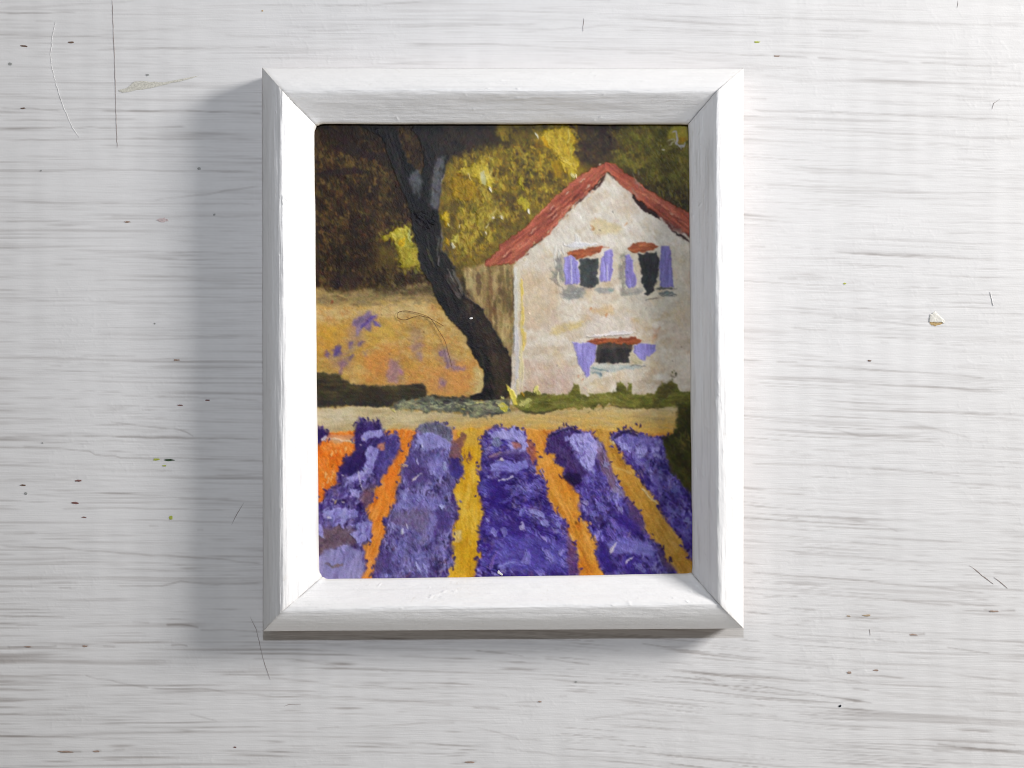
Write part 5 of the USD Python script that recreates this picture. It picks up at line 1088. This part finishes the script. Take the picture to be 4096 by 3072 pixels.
L3 = np.vstack([Zm(*k1, 2060, 235, 2090, 190, 2140, 158, 2190, 145), Zm(*k2, 20, 150, 60, 178, 125, 135, 150, 180, 225, 190, 245, 265, 290, 300, 312, 420, 325, 560, 400, 640, 425, 790, 485, 900, 565, 970, 605, 1100, 648, 1200, 690, 1320, 690, 1540), Zm(*k1, 1985, 1540, 1985, 1470, 2005, 1380, 2050, 1270, 2012, 1230, 2025, 1150, 2035, 1000, 2085, 930, 2042, 790, 2002, 710, 2035, 620, 2012, 540, 2065, 520, 2033, 480, 2060, 380, 2042, 300)])
row(L3, [(44, 26, 106), (66, 48, 138), (98, 88, 176)], 'painted_lavender_row_3', [], 20, 330, 150)
poly(np.vstack([Zm(*k1, 2070, 380, 2200, 420), Zm(*k2, 200, 300, 300, 420, 300, 560, 60, 400), Zm(*k1, 2120, 480)]), [(78, 58, 116), (96, 74, 124)], 160, 30, 8, 14, 12, a=.6)
poly(Zm(*k2, -60, 1120, 300, 1100, 560, 1180, 600, 1440, 100, 1440, -80, 1300), [(84, 72, 166), (108, 100, 190)], 40, 40, 9, 20, 14, a=.6)
poly(Zm(*k1, 2080, 640, 2212, 600, 2300, 660, 2300, 900, 2120, 920), [(38, 20, 98), (54, 36, 124)], 160, 34, 9, 16, 12, a=.7)
poly(Zm(*k2, -60, 980, 260, 960, 330, 1040, 200, 1120, -60, 1120), [(50, 30, 118), (64, 44, 132)], 165, 34, 9, 14, 12, a=.7)
poly(Zm(*k2, 230, 270, 300, 290, 320, 400, 300, 470, 240, 370), [(160, 84, 62), (184, 104, 60)], 80, 26, 8, 6, 8, a=.75); poly(Zm(*k2, 585, 990, 640, 1180, 690, 1320, 690, 1460, 610, 1460, 590, 1150), [(98, 62, 110), (122, 80, 106)], 75, 30, 8, 9, 10, a=.7)
poly(Zm(*k2, 95, 285, 150, 280, 200, 330, 120, 345), [(176, 96, 74)], 10, 20, 8, 6, 7, a=.7)
poly(np.vstack([Zm(*k1, 2130, 250, 2160, 190, 2200, 200), Zm(*k2, 20, 160, 70, 190, 110, 140, 135, 132, 150, 180, 220, 185, 210, 220, 240, 240, 215, 280, 250, 320, 190, 375, 165, 360, 200, 330, 190, 290, 60, 250, 0, 260)]), [(134, 128, 198), (156, 150, 212), (166, 162, 214)], 60, 28, 6, 3, 8, ws=12, h=.2, br=.12)
poly(Zm(*k2, -60, 250, 0, 230, 20, 290, -40, 330, -80, 300), [(112, 118, 150), (140, 148, 178)], 70, 20, 6, 4, 7, a=.8, h=.12)
poly(Zm(*k2, -90, 500, -40, 460, 60, 450, 130, 470, 240, 450, 250, 500, 150, 560, 40, 545, -60, 560), [(112, 106, 186), (140, 136, 206)], 10, 30, 7, 4, 10, ws=12, h=.18, br=.14)
stroke(Zm(*k1, 2130, 420, 2230, 390, 2300, 350), 12, (130, 104, 140), .6, .06, dry=.25); stroke(Zm(*k1, 2120, 415, 2160, 395, 2230, 370), 11, (160, 130, 130), .6, .08, dry=.2)
for x, y, L, W_, an, c in ((50, 612, 54, 10, -12, (206, 200, 222)), (10, 440, 26, 11, 0, (214, 204, 204)), (205, 1035, 32, 20, 60, (186, 178, 218)), (-55, 1090, 44, 30, 65, (140, 138, 204)), (35, 1085, 34, 24, 70, (132, 128, 200)), (335, 910, 62, 22, 20, (150, 148, 210)), (190, 900, 36, 22, 120, (130, 128, 200)), (390, 1000, 40, 26, 20, (146, 144, 208)), (395, 1140, 26, 20, 60, (168, 158, 214)), (520, 1010, 40, 20, 75, (138, 134, 204)), (250, 1060, 40, 16, 40, (106, 100, 184)), (430, 1290, 60, 22, 60, (136, 130, 202)), (230, 1320, 60, 30, 110, (132, 126, 198)), (540, 1260, 36, 16, 120, (148, 142, 206)), (-70, 1350, 70, 20, 105, (122, 98, 170)), (80, 680, 46, 18, -10, (98, 92, 176)), (330, 650, 46, 26, 40, (104, 98, 178)), (140, 750, 50, 18, -15, (94, 84, 166)), (370, 560, 40, 18, 70, (96, 90, 168)), (60, 800, 46, 16, -15, (88, 74, 160)), (470, 1180, 46, 18, 100, (108, 100, 184))):
    dab(*Zm(*k2, x, y)[0], L, W_, math.radians(an), c, .82, .2, None, int(x * 3 + y) % 97)
stroke(Zm(*k2, -10, 1390, 60, 1365, 130, 1350, 210, 1370), 26, (116, 108, 194), .75, .12); stroke(Zm(*k2, -10, 1385, 60, 1358, 140, 1345), 4, (160, 162, 220), .8, .16)
L4 = Zm(*k2, 430, 245, 470, 190, 540, 165, 600, 150, 690, 185, 770, 205, 805, 195, 830, 250, 858, 255, 910, 290, 950, 400, 950, 430, 1000, 560, 1062, 660, 1100, 760, 1180, 840, 1252, 930, 1285, 1060, 1342, 1150, 1422, 1200, 1470, 1330, 1565, 1430, 1570, 1540, 960, 1540, 885, 1370, 850, 1300, 862, 1170, 800, 1090, 775, 985, 722, 955, 710, 860, 720, 758, 660, 700, 640, 640, 550, 580, 570, 512, 480, 460, 500, 398, 402, 362, 410, 300)
row(L4, [(42, 26, 96), (70, 52, 136), (104, 92, 176)], 'painted_lavender_row_4', [], 60, 220, 110)
poly(Zm(*k2, 440, 250, 560, 170, 640, 200, 640, 330, 720, 480, 780, 560, 660, 620, 560, 590, 580, 500, 480, 450, 500, 390, 410, 350), [(44, 26, 72), (66, 42, 98)], 110, 34, 9, 8, 12, a=.75, h=.09)
poly(Zm(*k2, 550, 590, 600, 560, 680, 560, 740, 620, 660, 680, 610, 650), [(22, 12, 44), (36, 22, 70)], 20, 26, 8, 6, 8, a=.85, h=.08)
poly(Zm(*k2, 855, 260, 905, 295, 950, 410, 1000, 560, 1060, 660, 1100, 760, 1040, 780, 960, 640, 880, 480, 840, 360), [(104, 72, 90), (126, 100, 124), (146, 138, 176)], 60, 34, 8, 8, 12, a=.8)
poly(Zm(*k2, 1090, 780, 1180, 840, 1250, 930, 1285, 1060, 1250, 1080, 1180, 1000), [(80, 58, 110), (106, 78, 112)], 60, 30, 8, 8, 10, a=.75); poly(Zm(*k2, 1390, 1200, 1430, 1210, 1475, 1330, 1560, 1430, 1480, 1430, 1420, 1330), [(88, 68, 116), (110, 84, 112)], 60, 30, 8, 8, 10, a=.75)
for q in (((610, 250), (640, 210), (700, 215), (790, 195), (805, 200), (830, 260), (862, 350), (840, 420), (835, 500), (780, 520), (720, 500), (690, 440), (720, 390), (660, 360), (620, 300)), ((560, 245), (600, 235), (610, 270), (575, 275)), ((770, 530), (820, 500), (835, 560), (790, 555)),):
    lilac(Zm(*k2, *[v for t in q for v in t]), [(134, 128, 198), (156, 150, 212), (168, 162, 216)], 65, 26, 6, 2.5, 7, ws=12, h=.2, br=.12)
poly(Zm(*k2, 950, 1180, 1030, 1120, 1180, 1130, 1300, 1160, 1400, 1230, 1360, 1320, 1200, 1280, 1060, 1280, 980, 1260), [(112, 104, 186), (134, 128, 202)], 15, 40, 8, 12, 12, a=.85, h=.1)
poly(Zm(*k2, 870, 1150, 930, 1180, 960, 1300, 1050, 1430, 940, 1430, 870, 1330), [(40, 26, 104), (58, 42, 128)], 70, 30, 8, 8, 10, a=.8); poly(Zm(*k2, 1100, 1290, 1180, 1270, 1300, 1400, 1360, 1450, 1080, 1450), [(52, 34, 122), (78, 62, 150)], 40, 30, 8, 10, 10, a=.7)
poly(Zm(*k2, 1010, 900, 1110, 900, 1200, 990, 1260, 1080, 1180, 1120, 1060, 1010), [(50, 32, 120), (68, 48, 138)], 50, 30, 8, 12, 10, a=.75)
for x, y, L, W_, an, c in ((900, 860, 54, 30, 30, (112, 106, 182)), (1070, 880, 30, 18, 60, (150, 148, 206)), (760, 830, 34, 20, 40, (146, 138, 184)), (990, 1240, 30, 14, 120, (210, 200, 206)), (1015, 1200, 40, 9, -50, (206, 196, 206)), (1140, 1330, 44, 11, -35, (208, 200, 214)), (1040, 650, 40, 12, 60, (128, 126, 184)), (940, 480, 46, 22, 75, (130, 128, 168)), (860, 740, 50, 22, 50, (88, 74, 160)), (800, 1000, 18, 10, 60, (206, 160, 110)), (840, 1130, 26, 10, 75, (210, 160, 110)), (1240, 1390, 60, 20, 30, (122, 118, 186)), (820, 920, 50, 20, 10, (110, 104, 176)), (1000, 1000, 60, 22, 60, (112, 96, 176)), (980, 1090, 60, 24, 60, (106, 88, 172))):
    dab(*Zm(*k2, x, y)[0], L, W_, math.radians(an), c, .82, .18, None, int(x * 3 + y) % 97)
stroke(Zm(*k2, 430, 230, 480, 215, 560, 175, 640, 170, 720, 200), 9, (38, 28, 66), .8, .1)
L5 = Zm(*k2, 985, 245, 1000, 215, 1100, 180, 1220, 205, 1340, 235, 1480, 225, 1780, 560, 1780, 1420, 1700, 1335, 1662, 1280, 1600, 1120, 1505, 1030, 1440, 915, 1385, 775, 1250, 640, 1205, 535, 1105, 440, 1040, 330)
row(L5, [(44, 28, 100), (72, 54, 140), (98, 86, 166)], 'painted_lavender_row_5', [], 55, 170, 80)
poly(Zm(*k2, 1060, 250, 1180, 200, 1320, 240, 1430, 300, 1300, 330, 1180, 300, 1080, 330), [(96, 86, 156), (124, 116, 184)], 40, 30, 8, 10, 12, a=.75, h=.1)
for x, y, L, W_, an, c in ((1105, 325, 44, 22, 60, (158, 154, 214)), (1070, 300, 30, 12, 20, (146, 142, 206)), (1225, 460, 50, 26, 40, (128, 120, 188)), (1500, 880, 44, 24, 60, (116, 108, 178)), (1660, 980, 40, 28, 60, (132, 136, 190)), (1380, 640, 60, 22, 55, (104, 94, 170)), (1300, 480, 50, 20, 100, (104, 98, 160)), (1560, 700, 50, 18, 50, (100, 96, 164)), (1480, 760, 50, 14, 50, (90, 80, 158)), (1420, 560, 36, 16, 60, (104, 108, 160)), (1250, 560, 40, 14, 60, (120, 100, 140)), (1660, 1130, 30, 16, 70, (100, 92, 160))):
    dab(*Zm(*k2, x, y)[0], L, W_, math.radians(an), c, .8, .16, None, int(x * 3 + y) % 97)
stroke(Zm(*k2, 1010, 245, 1080, 205, 1110, 190, 1180, 210, 1220, 225), 14, (40, 28, 70), .85, .12); stroke(Zm(*k2, 1110, 190, 1180, 178, 1235, 200), 7, (44, 32, 72), .85, .12)
# little dark sprigs on the tops of the rows
for x, y in ((565, 130), (590, 125), (640, 155), (660, 158), (610, 150), (1117, 152), (1050, 172), (1205, 132), (1240, 140), (980, 210), (1090, 165), (470, 205), (450, 230), (1010, 205)):
    dab(*Zm(*k2, x, y)[0], 15, 7, 1.2 + .2 * (x % 5), (42, 30, 76), .85, .1, sd=int(x))
for x, y in ((1010, 82), (1050, 80), (1095, 92), (1130, 85), (960, 200), (945, 260), (1640, 112), (1720, 118), (1560, 138), (1780, 190), (2160, 150), (2190, 140), (2090, 200), (800, 520), (830, 430), (860, 395), (795, 600), (690, 190)):
    dab(*Zm(*k1, x, y)[0], 17, 8, 1.2 + .2 * (x % 5), (44, 32, 80) if x < 1400 else (74, 66, 100), .8, .1, sd=int(x))
# dark bush at the right edge
BS = Zm(*k2, 1570, -60, 1780, -60, 1780, 760, 1690, 740, 1600, 640, 1530, 560, 1480, 440, 1450, 330, 1440, 250, 1530, 205, 1562, 140)
poly(BS, [(44, 42, 24), (60, 58, 28), (80, 76, 34)], 60, 34, 8, 8, 10, ws=16, h=.05, lab='painted_bush')
dabs(BS, 90, [(58, 56, 28), (76, 72, 32), (46, 46, 30), (90, 86, 36)], 24, 8, 60, 35, .5, .05, 4)
dabs(Zm(*k2, 1590, 200, 1680, 200, 1680, 350, 1600, 330), 12, [(100, 96, 38), (112, 106, 44)], 28, 7, 60, 20, .6, .06, 5)

# tiny raised dots of paint and dust all over
for i in range(150):
    x, y = R.uniform(1270, 2760), R.uniform(510, 2300)
    c = COL[np.searchsorted(gy, y) - 1, np.searchsorted(gx, x) - 1]
    dab(x, y, R.uniform(6, 11), R.uniform(4, 6), R.uniform(0, 3), c * R.choice([.6, 1.25]), .7, .12, None, i + 1)

# bristles drag every edge a little: one shared distortion of colour, relief and areas
from scipy.ndimage import map_coordinates
jj, ii = np.mgrid[0:PX.shape[0], 0:PX.shape[1]].astype(float)
dxw = 6.5 * (fbm2(PX / 17, PY / 17, 2, 911) - .5) + 3.5 * (vnoise(PX / 7, PY / 7, 913) - .5)
dyw = 7 * (fbm2(PX / 17, PY / 17, 2, 917) - .5) + 4 * (vnoise(PX / 7, PY / 7, 919) - .5)
cj, ci = jj + dyw / CS, ii + dxw / CS
COL = np.stack([map_coordinates(COL[..., k], [cj, ci], order=1, mode='nearest') for k in range(3)], -1)
HGT = map_coordinates(HGT, [cj, ci], order=1, mode='nearest')
LAB = map_coordinates(LAB, [cj, ci], order=0, mode='nearest')
from scipy.ndimage import gaussian_filter
COL = np.stack([gaussian_filter(COL[..., k], .75) for k in range(3)], -1)
quiet = 1 - .62 * sstep(90, 215, COL.mean(-1))
# canvas grain, then the sheet itself
COL += np.stack([13 * quiet * (fbm2(PX / 13, PY / 13, 2, 931 + k) - .5) for k in range(3)], -1)
fine_n = fbm2(PX / 7, PY / 7, 2, 901)
COL *= (1 + quiet * (.17 * (fine_n - .5) + .10 * (vnoise(PX / 3.2, PY / 3.2, 903) - .5)))[..., None]
HGT += .022 * (fine_n - .5) + .02 * (vnoise(PX / 4.5, PY / 4.5, 905) - .5)
HGT = np.clip(HGT, -.05, .42)
PGAIN = 0.97
ALB = np.clip(lin(np.clip(COL, 3, 245)) * PGAIN, .004, .86)
PZ = 0.0045 + HGT * 0.00065
PP = at(PX, PY, 0.0045); PP[..., 2] = PZ
PN = grid_normals(PP)
fl_ = grid_faces(*PX.shape)
ql = LAB[:-1, :-1].reshape(-1)
paint = path_for(FP, 'painting')
def put(path, k):
    f = fl_[ql == k]
    used, inv = np.unique(f, return_inverse=True)
    return add_mesh(path, PP.reshape(-1, 3)[used], inv.reshape(-1, 4), M_PAINT, ALB.reshape(-1, 3)[used], PN.reshape(-1, 3)[used])
put(paint, 0)
key(stage.GetPrimAtPath(paint), label='oil painting of lavender rows, a leaning tree and a stone house')
PLAB = {'painted_tree': 'dark leaning forked tree', 'painted_roof': 'terracotta gable roof', 'painted_wall': 'cream plastered house wall',
        'painted_foliage': 'dark brown foliage across the top', 'painted_hillside': 'ochre hillside with purple flowers', 'painted_path': 'pale sandy path',
        'painted_bush': 'dark green bush at the right edge', 'painted_hedge': 'olive hedge at the foot of the house', 'painted_shadow': 'dark tree shadow on the ground',
        'signature': 'small pale signature, top right', 'painted_lavender_row_3': 'broad deep violet lavender row in the middle'}
for k, nme in enumerate(LABELS):
    if k == 0 or not (ql == k).any(): continue
    base = nme
    while base.split('_')[-1].isdigit(): base = base.rsplit('_', 1)[0]
    p = path_for(paint, base)
    put(p, k)
    if nme in PLAB: key(stage.GetPrimAtPath(p), label=PLAB[nme])

# ------------------------------------------------------------------ loose things lying on the painting
def tube(path, pts, r, mat, z=0.00475, sides=6):
    q = np.array(pts, float)
    for _ in range(3):                                         # corner cutting for a smooth curl
        a, b = q[:-1] * .75 + q[1:] * .25, q[:-1] * .25 + q[1:] * .75
        q = np.vstack([q[:1], np.stack([a, b], 1).reshape(-1, 2), q[-1:]])
    c = at(q[:, 0], q[:, 1], z)
    c[:, 2] += 0.00008 * np.sin(np.linspace(0, 9, len(c))) + 0.00008
    d = np.gradient(c, axis=0); d /= np.linalg.norm(d, axis=1, keepdims=True)
    n = np.cross(d, (0, 0, 1.0)); n /= np.linalg.norm(n, axis=1, keepdims=True); u = np.cross(n, d)
    th = np.linspace(0, 2 * math.pi, sides, endpoint=False)
    v = c[:, None] + r * (np.cos(th)[None, :, None] * n[:, None] + np.sin(th)[None, :, None] * u[:, None])
    m = len(c); f = []
    for i in range(m - 1):
        for j in range(sides):
            k = (j + 1) % sides
            f.append([i * sides + j, i * sides + k, (i + 1) * sides + k, (i + 1) * sides + j])
    return add_mesh(path, v.reshape(-1, 3), f, mat)
M_HAIR = mat_plain('brown_hair', (96, 58, 26), 0.45, 0.5)
h = tube('/World/hair', Zm(1000, 990, 2.212, 1715, 695, 1640, 650, 1560, 612, 1500, 602, 1440, 615, 1390, 638, 1340, 640, 1305, 620, 1300, 590, 1320, 565, 1380, 558, 1450, 572, 1520, 590, 1580, 612, 1610, 640, 1640, 685, 1680, 750, 1730, 830, 1745, 900, 1770, 980, 1785, 1050), 0.000055, M_HAIR)
key(h, label='thin brown hair curled in a loop on the painted ochre hillside', category='hair')
M_FL = mat_plain('white_lint', (236, 234, 234), 0.7, 0.3)
def fleck(pts, x0, y0, s, label, seed):
    p = path_for('/World', 'paint_fleck')
    m = blob(p, np.array(pts, float) / s + (x0, y0), 0.00465, 0.00018, M_FL, 0.4, seed)
    key(m, label=label, category='paint fleck')
fleck([(1255, 1070), (1275, 1048), (1310, 1045), (1335, 1060), (1330, 1082), (1295, 1092), (1265, 1088)], 1650, 1080, 5.53, 'tiny oval white fleck on the dark painted tree trunk', 5)
fleck([(1048, 1165), (1060, 1115), (1085, 1108), (1105, 1150), (1150, 1180), (1168, 1205), (1160, 1228), (1120, 1215), (1080, 1190), (1055, 1185)], 1800, 2080, 5.53, 'irregular white fleck on the violet lavender row at the lower frame edge', 6)
